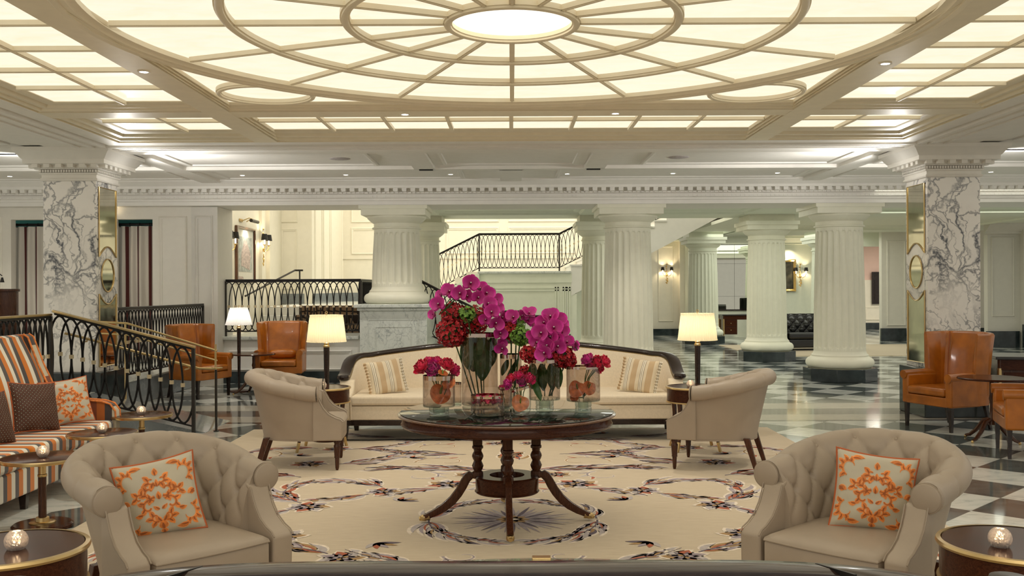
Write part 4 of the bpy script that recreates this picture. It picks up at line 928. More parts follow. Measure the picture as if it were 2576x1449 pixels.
# ================================================================= FURNITURE
# ---- tufted tub chair (front is local -Y)
def smooth(t): t = max(0, min(1, t)); return t*t*(3-2*t)
def tub_parts(t):
    a_ = .345; yf = -.17; yc = .03; bd = .33
    Ls = yc-yf; La = pi*(a_+bd)/2; LT = 2*Ls+La
    def plan(s):          # s in 0..1, left arm front -> back -> right arm front
        q = s*LT
        if q < Ls: return Vector((-a_-.02*(1-q/Ls), yf+q, 0)), Vector((-1, 0, 0)), q
        if q > LT-Ls: return Vector((a_+.02*(1-(LT-q)/Ls), yc-(q-(LT-Ls)), 0)), Vector((1, 0, 0)), LT-q
        th = pi-(q-Ls)/La*pi
        p = Vector((a_*cos(th), yc+bd*sin(th), 0)); n = Vector((cos(th)/a_, sin(th)/bd, 0)).normalized()
        return p, n, min(q, LT-q)
    def top(s): return .745+.125*smooth(min(s, 1-s)*2*1.15)
    rr = .068
    NS, NT = 150, 64
    su, sv = .172, .23
    nu = round(LT/su); su = LT/nu
    def prof(s, v):       # v 0 (outer bottom) .. 1 (inner seat)
        H = top(s); k = smooth(min(s, 1-s)*4)       # 1 at the back
        lean = .038*k
        if v < .30:
            u = v/.30; z = .27+(H-.115-.27)*u; n = -.035*k+(lean+.030+.035*k)*u**1.3+.005*sin(pi*u); return n, z, 0, v
        if v < .62:
            u = (v-.30)/.32; a = R(-62)+R(232)*u
            return lean+.028+rr*cos(a), H-rr+rr*sin(a), 0 if u < .46 else .75*smooth((u-.46)/.4), u
        u = (v-.62)/.38; a = R(170); n0 = lean+.028+rr*cos(a); z0 = H-rr+rr*sin(a)
        n1 = -.095+.02*k; z1 = .385
        bul = .035*sin(pi*min(1, u*1.02))
        return n0+(n1-n0)*u**.8-bul*.5, z0+(z1-z0)*u, 1, u
    # arc-length like vertical coordinate measured from the roll top
    def vcoord(s, v):
        if v < .62: return (v-.46)/.16*.10-.02
        return .08+(v-.62)/.38*(top(s)-rr-.385)
    def f(s_, v_):
        s = s_; v = v_
        p, n, q = plan(s); a, z, tf, _ = prof(s, v)
        d = 0
        if tf > 0:
            x = s*LT; y = vcoord(s, v)
            A = x/su+(y-.055)/sv; B = x/su-(y-.055)/sv
            h = sqrt(abs(sin(pi*A))*abs(sin(pi*B)))
            da = abs(A-round(A))*su; db = abs(B-round(B))*su
            pit = exp(-((da*da+db*db)/(.022**2)))
            edge = smooth(q/.05)
            low = 1-smooth((v-.93)/.07)
            d = (.030*h**.62-.024*pit-.016)*tf*edge*low
        elif .30 < v < .5:
            x = s*LT; da = abs(x/su-round(x/su))*su; d = -.0055*exp(-(da/.006)**2)*smooth((v-.30)/.05)
        if v >= .30:      # push along the local section normal
            if v < .62: ang = R(-62)+R(232)*(v-.30)/.32; return p+n*(a+d*cos(ang))+Vector((0, 0, z+d*sin(ang)))
            return p-n*d+n*a+Vector((0, 0, z))
        return p+n*a+Vector((0, 0, z))
    mb = MB()
    svals = [i/(NS-1) for i in range(NS)]
    mb.grid(lambda u, v: f(u, v), NS, NT)
    for sidx in (0, NS-1):       # end caps
        loop = [sidx*NT+j for j in range(NT)]
        mb.f.append(tuple(loop) if sidx else tuple(reversed(loop))); mb.m.append(0)
    o = mb.build('tufted_back', 'beige', t, ang=70)
    bt = MB().sphere((0, 0, 0), .0135, 12, 8).mesh('button', 'beige', 80)
    for j in range(0, 5):
        y = .055+j*sv/2
        for i in range(0, nu+1):
            x = (i+(.5 if j % 2 else 0))*su
            if x < .06 or x > LT-.06: continue
            s = x/LT
            v = .46+(y+.02)/.10*.16 if y < .08 else .62+(y-.08)/(top(s)-rr-.385)*.38
            if v > .92 or v < .40: continue
            q = f(s, v); b = bpy.data.objects.new('button', bt); COL.objects.link(b); b.parent = t; b.location = q; b['kind'] = 'part' if False else ''
            del b['kind']
    # front arm wings
    for sx in (-1, 1):
        side = [(-.14, .27), (-.395, .27), (-.40, .43), (-.375, .452), (-.33, .468), (-.275, .50), (-.232, .55), (-.205, .60), (-.188, .64), (-.14, .66)]
        w = MB()
        rows = []
        nP = len(side)
        for xx, sc_ in ((.300, 0), (.306, .012), (.375, .012), (.39, 0)):
            pass
        w.prism(side, *sorted((sx*.300, sx*.405)), 'x'); w.build('arm_front', 'beige', t, bevel=.012, segs=3, ang=60)
        MB().tube([(sx*.404, y-.002, z+.001) for y, z in side[2:9]], .0035, 6).tube([(sx*.301, y-.002, z+.001) for y, z in side[2:9]], .0035, 6).build('piping', 'beige_cord', t)
        # roll end facing
        e = MB(); e.lathe([(.066, 0), (.066, .006), (.060, .010), (.001, .012)], 28); e.xf(Matrix.Translation((sx*(a_+.02+.028), yf-.012, .745-rr)) @ Matrix.Rotation(pi/2, 4, 'X')); e.build('roll_end', 'beige', t, ang=60)
        MB().tube([(sx*(a_+.048)+.066*cos(2*pi*k/28), yf-.016, .745-rr+.066*sin(2*pi*k/28)) for k in range(28)], .003, 6, closed=True).build('piping', 'beige_cord', t)
    # seat
    def ring(g, z):
        out = []
        for k in range(13): out.append((-.275-g+(.55+2*g)*k/12, -.395-g-.018*sin(pi*k/12), z))
        for k in range(1, 24):
            th = -pi*.02+pi*1.04*k/24; out.append(((.275+g)*cos(th), .03+(.25+g)*sin(th), z))
        return out
    lv = [(-.004, .27), (0, .28), (0, .405), (-.004, .415), (.004, .418), (.0, .430), (-.02, .444), (-.08, .455), (-.16, .460)]
    vs = []; n = 36
    for g, z in lv: vs += ring(g, z)
    n = len(ring(0, 0)); fs = [(i*n+k, i*n+(k+1) % n, (i+1)*n+(k+1) % n, (i+1)*n+k) for i in range(len(lv)-1) for k in range(n)]
    fs.append(tuple(range((len(lv)-1)*n, len(lv)*n)))
    MB().add(vs, fs).build('seat', 'beige', t, ang=50)
    MB().tube([(x, y-.002, .417) for x, y, z in ring(.002, 0)[:13]], .004, 6).build('piping', 'beige_cord', t)
    # bottom trim and legs
    MB().sweep([f(s/40, 0.0)-Vector((0, 0, .27)) for s in range(41)], [(-.004, .262), (.006, .262), (.006, .275), (-.004, .275)]).build('base_trim', 'beige_cord', t)
    for sx in (-1, 1):
        MB().lathe([(.011, 0), (.016, .02), (.020, .10), (.019, .104), (.026, .112), (.024, .122), (.030, .20), (.030, .215), (.024, .225), (.024, .235), (.030, .245), (.028, .262), (.028, .285)], 16, (sx*.315, -.345, 0)).build('front_leg', 'wood_z', t)
        MB().tbox((sx*.27, .36), .036, .036, 0, .29, .05, .055, (sx*.25, .27)).build('back_leg', 'wood_z', t, bevel=.004)
tub = thing('tufted_tub_chair', 'taupe buttoned tub chair at front left holding a damask cushion', 'armchair', (-1.62, 4.66, .011), face_to(.72, -.70), 'taupe buttoned tub chairs')
tub_parts(tub)
copy_tree(tub, (1.65, 4.65, .011), face_to(-.72, -.70), 'taupe buttoned tub chair at front right holding a damask cushion')
copy_tree(tub, (-1.93, 8.90, .011), face_to(.99, .12), 'taupe tub chair seen from behind at the left end of the cream sofa')
copy_tree(tub, (1.86, 8.78, .011), face_to(-.93, .36), 'taupe tub chair seen from behind at the right end of the cream sofa')

# ---- pillows
def leafpts(p, ang, L, Wd, curve=.6, n=9):
    """returns list of (left, right) points in 2D for a curved lens"""
    x, y = p; a = ang; out = []
    for i in range(n):
        u = i/(n-1); w = Wd*(sin(pi*u**.75))**.9*.5 if 0 < u < 1 else 0.0
        out.append(((x-sin(a)*w, y+cos(a)*w), (x+sin(a)*w, y-cos(a)*w))); x += cos(a)*L/(n-1); y += sin(a)*L/(n-1); a += curve/(n-1)
    return out
class Motif:
    def __init__(s, fmap, eps, mb): s.mb = mb; s.f = fmap; s.e = eps
    def leaf(s, p, ang, L, Wd, mi, curve=.6, lay=1, mir=(1, 1)):
        pr = leafpts(p, ang, L, Wd, curve); vs = []
        for l, r in pr: 
            for q in (l, r): vs.append(s.f(q[0]*mir[0], q[1]*mir[1], s.e*lay))
        s.mb.add(vs, [(2*i, 2*i+1, 2*i+3, 2*i+2) for i in range(len(pr)-1)], mi)
    def stroke(s, pts, wd, mi, lay=1, mir=(1, 1)):
        vs = []; n = len(pts)
        for i in range(n):
            a = Vector(pts[max(0, i-1)]); b = Vector(pts[min(n-1, i+1)]); d = b-a
            d = d.normalized() if d.length > 1e-9 else Vector((1, 0)); nn = Vector((-d.y, d.x)); w = wd(i/(n-1)) if callable(wd) else wd
            for k in (-1, 1): q = Vector(pts[i])+nn*w*.5*k; vs.append(s.f(q.x*mir[0], q.y*mir[1], s.e*lay))
        s.mb.add(vs, [(2*i, 2*i+1, 2*i+3, 2*i+2) for i in range(n-1)], mi)
def spiral(c, r0, r1, a0, a1, n=22): return [(c[0]+(r0+(r1-r0)*i/(n-1))*cos(a0+(a1-a0)*i/(n-1)), c[1]+(r0+(r1-r0)*i/(n-1))*sin(a0+(a1-a0)*i/(n-1))) for i in range(n)]
def pillow(name, label, mats, size=.46, th=.075, motif=None, pip='piping', loc=(0, 0, 0), rot=None, group=None, ruffle=False, h=None):
    t = thing(name, label, 'cushion', loc, 0, group)
    if rot is not None: t.rotation_euler = rot
    a = size/2; b = (h or size)/2
    def surf(u, v, s, off=0):
        k = 1-.085*(1-abs(v)**2.2)*abs(u)**1.5; k2 = 1-.085*(1-abs(u)**2.2)*abs(v)**1.5
        x = a*u*k; z = b*v*k2
        th_ = th*(max(0, 1-u*u)**.42)*(max(0, 1-v*v)**.42)*(1+.05*sin(7*u+3*v)+.04*sin(9*v-4*u))
        return Vector((x, s*(th_+off+.001), z))
    mb = MB(); N = 26
    for s in (-1, 1): mb.grid(lambda u, v: surf(2*u-1, 2*v-1, s), N, N)
    if motif: motif(lambda x, y, e: surf(max(-.97, min(.97, x)), max(-.97, min(.97, y)), -1, e), mb)
    mb.build('cover', mats, t, ang=80)
    edge = [(-1+2*i/16, -1) for i in range(16)]+[(1, -1+2*i/16) for i in range(16)]+[(1-2*i/16, 1) for i in range(16)]+[(-1, 1-2*i/16) for i in range(16)]
    if ruffle:
        for sx in (-1, 1):
            m2 = MB(); m2.grid(lambda u, v: (sx*(a*(.93+.07*abs(2*v-1)**2)+u*.035), .010*sin(v*70)*(.3+u), b*(2*v-1)*.98), 3, 90)
            m2.build('ruffle', mats, t, ang=80)
    else: MB().tube([surf(u, v, 1)*1.0 for u, v in edge], .006, 6, closed=True).build('piping', pip, t)
    return t
DM = ['dam_base', 'dam_o', 'dam_d', 'dam_p']
def damask(f, mb):
    m = Motif(f, .0012, mb)
    def lf(p, ang, L, W_, cv, mir=(1, 1)):
        m.leaf(p, ang, L*1.08, W_*1.35, 3, cv, 1, mir); m.leaf(p, ang, L, W_*1.05, 1, cv, 2, mir); m.leaf(p, ang+.1, L*.7, W_*.35, 2, cv, 3, mir)
    def sc(c, r0, r1, a0, a1, w, mir):
        sp = spiral(c, r0, r1, a0, a1, 24); m.stroke(sp, lambda u: (w+.055)*(1-.45*u), 3, 1, mir); m.stroke(sp, lambda u: (w+.022)*(1-.45*u), 1, 2, mir); m.stroke(sp, lambda u: w*.3*(1-.5*u), 2, 3, mir)
        for k in (2, 7, 12):
            a = atan2(sp[k+1][1]-sp[k][1], sp[k+1][0]-sp[k][0]); s_ = 1 if a1 > a0 else -1
            lf(sp[k], a-s_*.75, .185, .115, -s_*.9, mir)
    for sx in (-1, 1):
        M1 = (sx, 1)
        sc((.20, .16), .17, .045, -2.2, 2.7, .05, M1); sc((.27, -.20), .19, .05, 2.4, -2.6, .055, M1); sc((.15, -.50), .12, .04, -2.0, 2.6, .045, M1)
        sc((.13, .44), .10, .035, -2.4, 2.4, .04, M1); sc((.47, .06), .11, .035, 2.8, -2.2, .04, M1)
        lf((.02, -.62), .55, .24, .12, 1.0, M1); lf((.02, -.30), .35, .18, .08, .6, M1); lf((.03, .28), .9, .16, .08, -.8, M1); lf((.44, -.36), -.4, .20, .10, .9, M1)
        # C scrolls in the corners
        for sy in (-1, 1):
            M2 = (sx, sy)
            m.stroke(spiral((.66, .56), .26, .10, -1.2, 2.9), lambda u: .085*sin(pi*min(1, .15+u*.9))+.02, 3, 1, M2)
            m.stroke(spiral((.66, .56), .26, .10, -1.2, 2.9), lambda u: .06*sin(pi*min(1, .15+u*.9))+.008, 1, 2, M2)
            for k in range(5):
                a = -1.0+k*.62; r = .25-.03*k; lf((.66+r*cos(a), .56+r*sin(a)), a+1.0, .19, .10, -1.6, M2)
            lf((.60, .80), 2.6, .30, .12, .9, M2)
        lf((.93, -.05), 2.6, .22, .14, 1.4, M1); lf((.93, .03), -2.4, .18, .12, -1.4, M1)
    lf((0, -.95), 1.57, .14, .14, 0); lf((0, .56), 1.57, .22, .12, .0); lf((0, -.84), 1.57, .26, .20, 0); lf((0, -.06), 1.57, .20, .11, 0); lf((0, .26), 1.57, .20, .09, 0)
from mathutils import Euler
def prot(yaw, tilt, roll): return (Matrix.Rotation(yaw, 3, 'Z') @ Matrix.Rotation(-tilt, 3, 'X') @ Matrix.Rotation(roll, 3, 'Y')).to_euler()
pillow('scatter_cushion', 'square damask cushion with orange scrolls on the front left tub chair', DM, .375, .07, damask, loc=(-1.68, 4.64, .622), rot=prot(.35, .26, -.17))
pillow('scatter_cushion', 'square damask cushion with orange scrolls on the front right tub chair', DM, .375, .07, damask, loc=(1.72, 4.66, .628), rot=prot(-.25, .26, .12))

# ---- brass-rimmed cocktail tables and candles
def cocktail(x, y, label):
    t = thing('cocktail_table', label, 'side table', (x, y, 0), 0, 'small round cocktail tables')
    MB().lathe([(.255, .462), (.26, .465), (.26, .478), (.255, .48)], 56).build('table_top', 'wood', t)
    MB().lathe([(.255, .455), (.266, .457), (.269, .468), (.266, .480), (.258, .481), (.258, .456)], 56, cap=False).build('brass_rim', 'brass', t)
    MB().lathe([(.024, .36), (.024, .455), (.05, .456), (.05, .462)], 20).lathe([(.027, .345), (.030, .35), (.030, .362), (.024, .365)], 20).build('upper_stem', 'brass', t)
    MB().lathe([(.026, .06), (.026, .35)], 20).build('stem', 'wood_z', t)
    MB().lathe([(.085, .034), (.085, .040), (.078, .044), (.045, .046), (.042, .072), (.038, .074)], 32).build('base_collar', 'brass', t)
    MB().lathe([(.19, 0), (.195, .008), (.195, .022), (.18, .034), (.08, .036)], 48).build('base', 'wood', t)
    return t
CT = [(-3.19, 6.63), (-3.25, 7.75), (-3.36, 8.86)]
cocktail(*CT[0], 'nearest brass-rimmed cocktail table beside the front left tub chair')
cocktail(*CT[1], 'middle of the three brass-rimmed cocktail tables before the striped settee')
cocktail(*CT[2], 'farthest brass-rimmed cocktail table beside the sloping railing')
def candle(x, y, z, label, r=.042):
    t = thing('votive_candle', label, 'candle', (x, y, z), 0, 'glass ball votive candles')
    n = 9; out = [(r*sin(R(28)+R(122)*k/n), r*.93-r*cos(R(28)+R(122)*k/n)) for k in range(n+1)]
    base = [(.001, 0.0), (r*.5, .0)]
    inn = [(p*.72, .010+(q)*.86) for p, q in reversed(out)]
    MB().lathe(base+out+[(out[-1][0]*.9, out[-1][1])]+inn+[(.001, .012)], 28, cap=False).build('glass_ball', 'crystal', t, ang=80)
    MB().lathe([(.001, .016), (r*.45, .016), (r*.45, .034), (.001, .034)], 16).build('wax', 'white', t)
    MB().lathe([(.001, .034), (.0075, .044), (.006, .054), (.001, .068)], 10).build('flame', 'flame', t)
    plight('candle_glow', (0, 0, .055), 1.6, (1, .65, .35), .008, t)
    return t
candle(-3.19+.01, 6.62, .48, 'glass ball candle on the nearest of the three cocktail tables')
candle(-3.25, 7.74, .48, 'glass ball candle on the middle of the three cocktail tables')
candle(-3.36, 8.85, .48, 'glass ball candle on the farthest cocktail table by the railing')
# ---- drum side tables
def drum(x, y, label, legs=True, rz=0):
    t = thing('drum_table', label, 'side table', (x, y, .011 if abs(x) < 2.9 else 0), rz, 'round drum side tables')
    MB().lathe([(.262, .600), (.272, .605), (.272, .612), (.262, .62)], 64).build('table_top', 'wood', t)
    MB().lathe([(.262, .600), (.283, .602), (.287, .611), (.283, .621), (.266, .622)], 64, cap=False).build('brass_rim', 'brass', t)
    MB().lathe([(.262, .475), (.272, .478), (.272, .603), (.262, .603)], 64).build('drum', 'wood', t)
    MB().lathe([(.262, .466), (.280, .467), (.282, .473), (.280, .480), (.262, .481)], 64, cap=False).build('brass_band', 'brass', t)
    for k in range(4):
        a = pi/4+k*pi/2; c, s = cos(a), sin(a); path = []; rad = []
        for i in range(11):
            u = i/10; z = .475*(1-u); rr = .235+.020*sin(pi*(1-u)*1.0)*.0+(.02-.10*u+.12*u*u)+.02*u; path.append((c*rr, s*rr, z)); rad.append(.024-.010*u)
        MB().tube(path[:9]+[path[8]], rad[:9]+[rad[8]], 4).build('leg', 'wood_z', t, ang=30)
        MB().tube(path[8:], [q*1.06 for q in rad[8:]], 4).build('brass_foot', 'brass', t, ang=30)
    return t
drum(-1.92, 3.73, 'brass-banded drum table cut by the lower left corner')
drum(1.92, 3.73, 'brass-banded drum table cut by the lower right corner')
drum(-1.90, 9.75, 'brass-banded drum table between left rear tub chair and sofa')
drum(1.80, 9.66, 'brass-banded drum table between right rear tub chair and sofa')
candle(*P(38, 1388, .62)[:2], .622, 'large glass ball candle on the lower left drum table', .043)
candle(*P(2513, 1382, .62)[:2], .622, 'large glass ball candle on the lower right drum table', .043)
candle(-1.87, 9.62, .622, 'glass ball candle on the drum table left of the sofa')
candle(1.745, 9.58, .622, 'glass ball candle on the drum table right of the sofa')

# ---- centre table
t = thing('pedestal_table', 'large round mahogany table with dark glass top carrying the bouquets', 'table', (-.04, 6.70, .011))
MB().lathe([(.66, .665), (.715, .668), (.722, .68), (.715, .69), (.712, .735), (.722, .738)], 96).build('apron', 'wood', t)
MB().lathe([(.70, .728), (.728, .730), (.742, .738), (.744, .746), (.735, .752), (.70, .752)], 96).build('table_edge', 'edgewood', t)
MB().lathe([(.725, .752), (.728, .754), (.728, .758), (.725, .76)], 96).build('glass_top', 'blackglass', t)
angs = [R(-90)+.04+k*pi/2 for k in range(4)]
for a in angs:
    c, s = cos(a)*.20, sin(a)*.20
    pr = [(.030, .66), (.030, .53), (.028, .525), (.038, .52), (.038, .505), (.030, .50), (.026, .485), (.036, .465), (.040, .45), (.034, .432), (.026, .418), (.034, .40), (.040, .385), (.034, .365), (.026, .352), (.036, .345), (.038, .325), (.036, .30)]
    MB().lathe(list(reversed(pr)), 20, (c, s, 0)).box(c-.032, c+.032, s-.032, s+.032, .528, .67).build('turned_column', 'wood_z', t)
    path = []; n = 15
    pts = [(.205, .315), (.24, .322), (.268, .300), (.292, .255), (.325, .200), (.370, .145), (.425, .100), (.485, .066), (.535, .044), (.56, .036)]
    wds = [.018, .030, .036, .038, .036, .034, .031, .027, .022, .020]
    lg = MB(); vs = []
    for (r_, z), w in zip(pts, wds):
        for (dn, dz) in ((-.024, 0), (-.020, w), (-.008, w*1.15), (.008, w*1.15), (.020, w), (.024, 0), (.016, -w*.7), (-.016, -w*.7)):
            vs.append((r_*cos(a)-dn*sin(a)+dz*.55*cos(a), r_*sin(a)+dn*cos(a)+dz*.55*sin(a), z+dz*.8))
    m = 8; fs = [(i*m+k, i*m+(k+1) % m, (i+1)*m+(k+1) % m, (i+1)*m+k) for i in range(len(pts)-1) for k in range(m)]+[tuple(range(m)), tuple(range((len(pts)-1)*m, len(pts)*m))]
    lg.add(vs, fs).build('curved_leg', 'wood_z', t, ang=50)
    b = MB(); b.lathe([(.008, .0), (.024, .004), (.028, .018), (.024, .034), (.012, .042)], 14, (.570*cos(a), .570*sin(a), .012)).tube([(.53*cos(a), .53*sin(a), .040), (.60*cos(a), .60*sin(a), .026)], [.026, .014], 10); b.build('brass_paw', 'brass', t)
MB().lathe([(.10, .205), (.215, .205), (.222, .213), (.215, .222), (.218, .305), (.225, .312), (.215, .32), (.12, .32), (.115, .305), (.10, .205)], 64, cap=False).build('platform_ring', 'wood', t)
MB().lathe([(.001, .24), (.115, .24), (.115, .245), (.001, .245)], 40, cap=False).build('platform', 'wood', t)
MB().tube([(.155*cos(2*pi*k/40), .155*sin(2*pi*k/40), .60+.004*sin(k*4)) for k in range(40)], .012, 8, closed=True).build('carved_stretcher', 'wood', t)

# ---- cream curved sofa, and the matching one seen from behind
def cream_sofa(label, loc, rz, Wd=1.80, hc=1.0, he=.86, ha=.66, full=True, ex=1.6, rw=1.0):
    t = thing('cream_sofa', label, 'sofa', loc, rz)
    yb, yf, rc = .46, -.22, .38
    path = [(-Wd, yf+ (yb-rc-yf)*i/8) for i in range(8)]
    path += [(-Wd+rc-rc*cos(pi/2*i/10), yb-rc+rc*sin(pi/2*i/10)) for i in range(11)]
    N = 30; path += [(-Wd+rc+(2*Wd-2*rc)*i/N, yb+.10*sin(pi*i/N)) for i in range(1, N)]
    path += [(Wd-rc+rc*sin(pi/2*i/10), yb-rc+rc*cos(pi/2*i/10)) for i in range(11)]
    path += [(Wd, yb-rc-(yb-rc-yf)*i/8) for i in range(1, 9)]
    def H(x, y):
        if y > yb-rc+.001 or True:
            b = he+(hc-he)*(1-(abs(x)/(Wd-rc*.5))**ex) if abs(x) < Wd-rc*.5 else he
            k = smooth((y-(yf-.02))/(yb-rc*.2-yf)) 
            return ha+(b-ha)*k
    n = len(path); tops = [H(x, y) for x, y in path]
    nor = []
    for i in range(n):
        a = Vector(path[max(0, i-1)]); b = Vector(path[min(n-1, i+1)]); d = (b-a).normalized(); nor.append(Vector((-d.y, d.x)))   # outwards
    def shell(offs, name, m_, par=t):
        mb = MB(); vs = []
        for i in range(n):
            for fn in offs: o, z = fn(i); q = Vector(path[i])+nor[i]*o; vs.append((q.x, q.y, z))
        k = len(offs); fs = [(i*k+j, (i+1)*k+j, (i+1)*k+j+1, i*k+j+1) for i in range(n-1) for j in range(k-1)]
        fs += [tuple(range(k)), tuple(reversed(range((n-1)*k, n*k)))]
        mb.add(vs, fs); return mb.build(name, m_, par, ang=50)
    shell([lambda i: (-.02, .24), lambda i: (.0, .50), lambda i: (.045, tops[i]-.03), lambda i: (-.055, tops[i]-.03), lambda i: (-.085, tops[i]-.07), lambda i: (-.10, .50), lambda i: (-.11, .40)], 'upholstered_back', 'linen')
    rp = [(.060, -.030), (.068, -.012), (.060, .010), (.03, .018), (-.03, .018), (-.058, .008), (-.066, -.012), (-.058, -.030)]
    shell([(lambda i, a=a, z=z: (a*rw, tops[i]+z)) for a, z in rp+[rp[0]]], 'wood_rail', 'darkwood')
    shell([(lambda i, a=a, z=z: (a, tops[i]+z)) for a, z in ((-.060, -.030), (-.066, -.034), (-.060, -.040), (-.054, -.034), (-.060, -.030))], 'nailhead_trim', 'brass')
    for sx in (-1, 1):
        MB().lathe([(.058, -.030), (.066, -.010), (.055, .016), (.001, .018)], 20, (sx*(Wd-.005), yf-.005, ha)).build('rail_scroll', 'darkwood', t, ang=60)
        side = [(yf+.02, .22), (-.47, .22), (-.475, .47), (-.44, .50), (-.36, .51), (-.30, .545), (-.265, .60), (-.25, ha-.04), (yf+.02, ha-.03)]
        MB().prism(side, *sorted((sx*(Wd+.03), sx*(Wd-.13))), 'x').build('arm_front', 'linen', t, bevel=.018, segs=3, ang=60)
        if full:
            nh = MB()
            for xx in (Wd+.015, Wd-.115):
                for k in range(16): nh.sphere((sx*xx, -.478, .235+.0148*k), .0052, 6, 4)
            for k in range(8): nh.sphere((sx*(Wd-.115+.0186*k), -.478, .462), .0052, 6, 4); nh.sphere((sx*(Wd-.115+.0186*k), -.478, .236), .0052, 6, 4)
            nh.build('nailheads', 'brass', t)
            pl = [(Wd+.02, .0)]
    MB().box(-Wd+.11, Wd-.11, -.46, yb-.04, .22, .37).build('seat_base', 'linen', t, bevel=.015, segs=3)
    MB().box(-Wd+.115, Wd-.115, -.475, yb-.02, .375, .475).build('seat_cushion', 'linen', t, bevel=.028, segs=4)
    for i in range(-1, 2): MB().tube([(i*.62, yb+.02+.0*i, .48), (i*.62, yb+.10-.085*(abs(i))*.3-.10, (hc if i == 0 else hc-.03)-.05)], .003, 5).build('seam', 'linen', t)
    MB().box(-Wd-.02, Wd+.02, -.46, yb-.02, .165, .225).build('plinth_rail', 'darkwood', t, bevel=.006)
    for xx in (-Wd+.05, -.62, .62, Wd-.05):
        for yy in (-.42, .36): MB().tbox((xx, yy), .045, .045, 0, .17, .085, .085).build('leg', 'darkwood', t, bevel=.004)
    return t
cream_sofa('long cream linen sofa with dark wood top rail facing the camera', (-.01, 10.68, .011), 0)
S2 = cream_sofa('matching sofa seen from behind, its dark wood rail crossing the bottom edge', (-.01, 2.745, .011), pi, 1.52, .965, .80, .70, False, 3.4, .75)
for sx in (-1, 1):
    MB().prism([(.703, .500), (.709, .499), (.768, .588), (.762, .589)], .950, .9640, 'z').xf(Matrix.Scale(sx, 4, (1, 0, 0))).build('rail_joint', 'iron', S2)
pillow('scatter_cushion', 'striped linen cushion with ruffled ends at the left end of the cream sofa', 'pstripe', .38, .06, None, loc=(-1.36, 10.52, .66), rot=prot(.42, .30, -.12), ruffle=True)
pillow('scatter_cushion', 'striped linen cushion with ruffled ends at the right end of the cream sofa', 'pstripe', .38, .06, None, loc=(1.37, 10.52, .66), rot=prot(-.42, .30, .12), ruffle=True)
# glass coffee table just beyond the rail
t = thing('glass_coffee_table', 'oval glass coffee table edge peeping above the dark wood rail', 'coffee table', (.12, 3.70, .011))
MB().lathe([(1.0, .438), (1.002, .444), (1.0, .45)], 96, sx=.95, sy=.46).build('glass_top', 'clearglass', t)
MB().tube([(.945*cos(2*pi*k/96), .458*sin(2*pi*k/96), .444) for k in range(96)], .005, 6, closed=True).build('polished_edge', 'footglass', t)
MB().box(-.04, .04, .43, .475, .432, .458).build('brass_clip', 'brass', t, bevel=.003); MB().box(-.04, .04, -.475, -.43, .432, .458).build('brass_clip', 'brass', t, bevel=.003)
for s in (-1, 1):
    for v in (-1, 1): MB().tube([(s*.45, v*.2, 0), (s*.45, v*.2, .437)], .016, 10).build('leg', 'brass', t)

# ---- floor lamps
def floor_lamp(x, y, label, sh, r0, r1, z0, z1, power, pm='darkwood', kcol=(1, .84, .58)):
    t = thing('floor_lamp', label, 'floor lamp', (x, y, .011 if y < 11 else 0))
    def fl(r, z, a): return r*(1+.012*sin(a*52))
    MB().lathe([(.150, 0), (.155, .008), (.155, .020), (.10, .030), (.03, .04)], 36).build('base', 'wood', t)
    MB().lathe([(.018, .035), (.022, .3), (.032, z0-.06)], 20).build('pole', pm, t)
    MB().lathe([(.030, z0-.06), (.036, z0-.055), (.036, z0-.04), (.024, z0-.03), (.030, z0-.015), (.022, z0-.005), (.008, z0), (.008, z1-.05)], 20).build('brass_neck', 'brass', t)
    s = MB(); s.lathe([(r0, z0), (r0+.003, z0+.006), (r0-.001, z0+.012)] + [(r0+(r1-r0)*k/8, z0+(z1-z0)*k/8) for k in range(1, 8)]+[(r1-.001, z1-.012), (r1+.003, z1-.006), (r1, z1)], 416, fl=fl, cap=False); s.build('pleated_shade', sh, t, ang=80)
    MB().tube([(0, 0, z1-.05), (0, 0, z1+.012)], .004, 6).tube([(.012*cos(2*pi*k/10), 0, z1+.024+.012*sin(2*pi*k/10)) for k in range(10)], .004, 6, closed=True).tube([(-r1, 0, z1-.01), (r1, 0, z1-.01)], .002, 4).build('finial', 'brass', t)
    MB().sphere((0, 0, (z0+z1)/2), .03, 12, 8).build('bulb', 'bulb', t)
    plight('lamp_bulb', (0, 0, (z0+z1)/2), power, kcol, .05, t)
    return t
floor_lamp(-1.96, 10.32, 'floor lamp with cream pleated shade left of the cream sofa', 'shade', .205, .172, 1.04, 1.325, 4.6)
floor_lamp(1.955, 10.32, 'floor lamp with cream pleated shade right of the cream sofa', 'shade', .205, .172, 1.04, 1.325, 4.6)
floor_lamp(-4.29, 15.35, 'floor lamp with white pleated shade between two orange wing chairs', 'shade2', .205, .135, 1.05, 1.32, 5, kcol=(1, .95, .88))

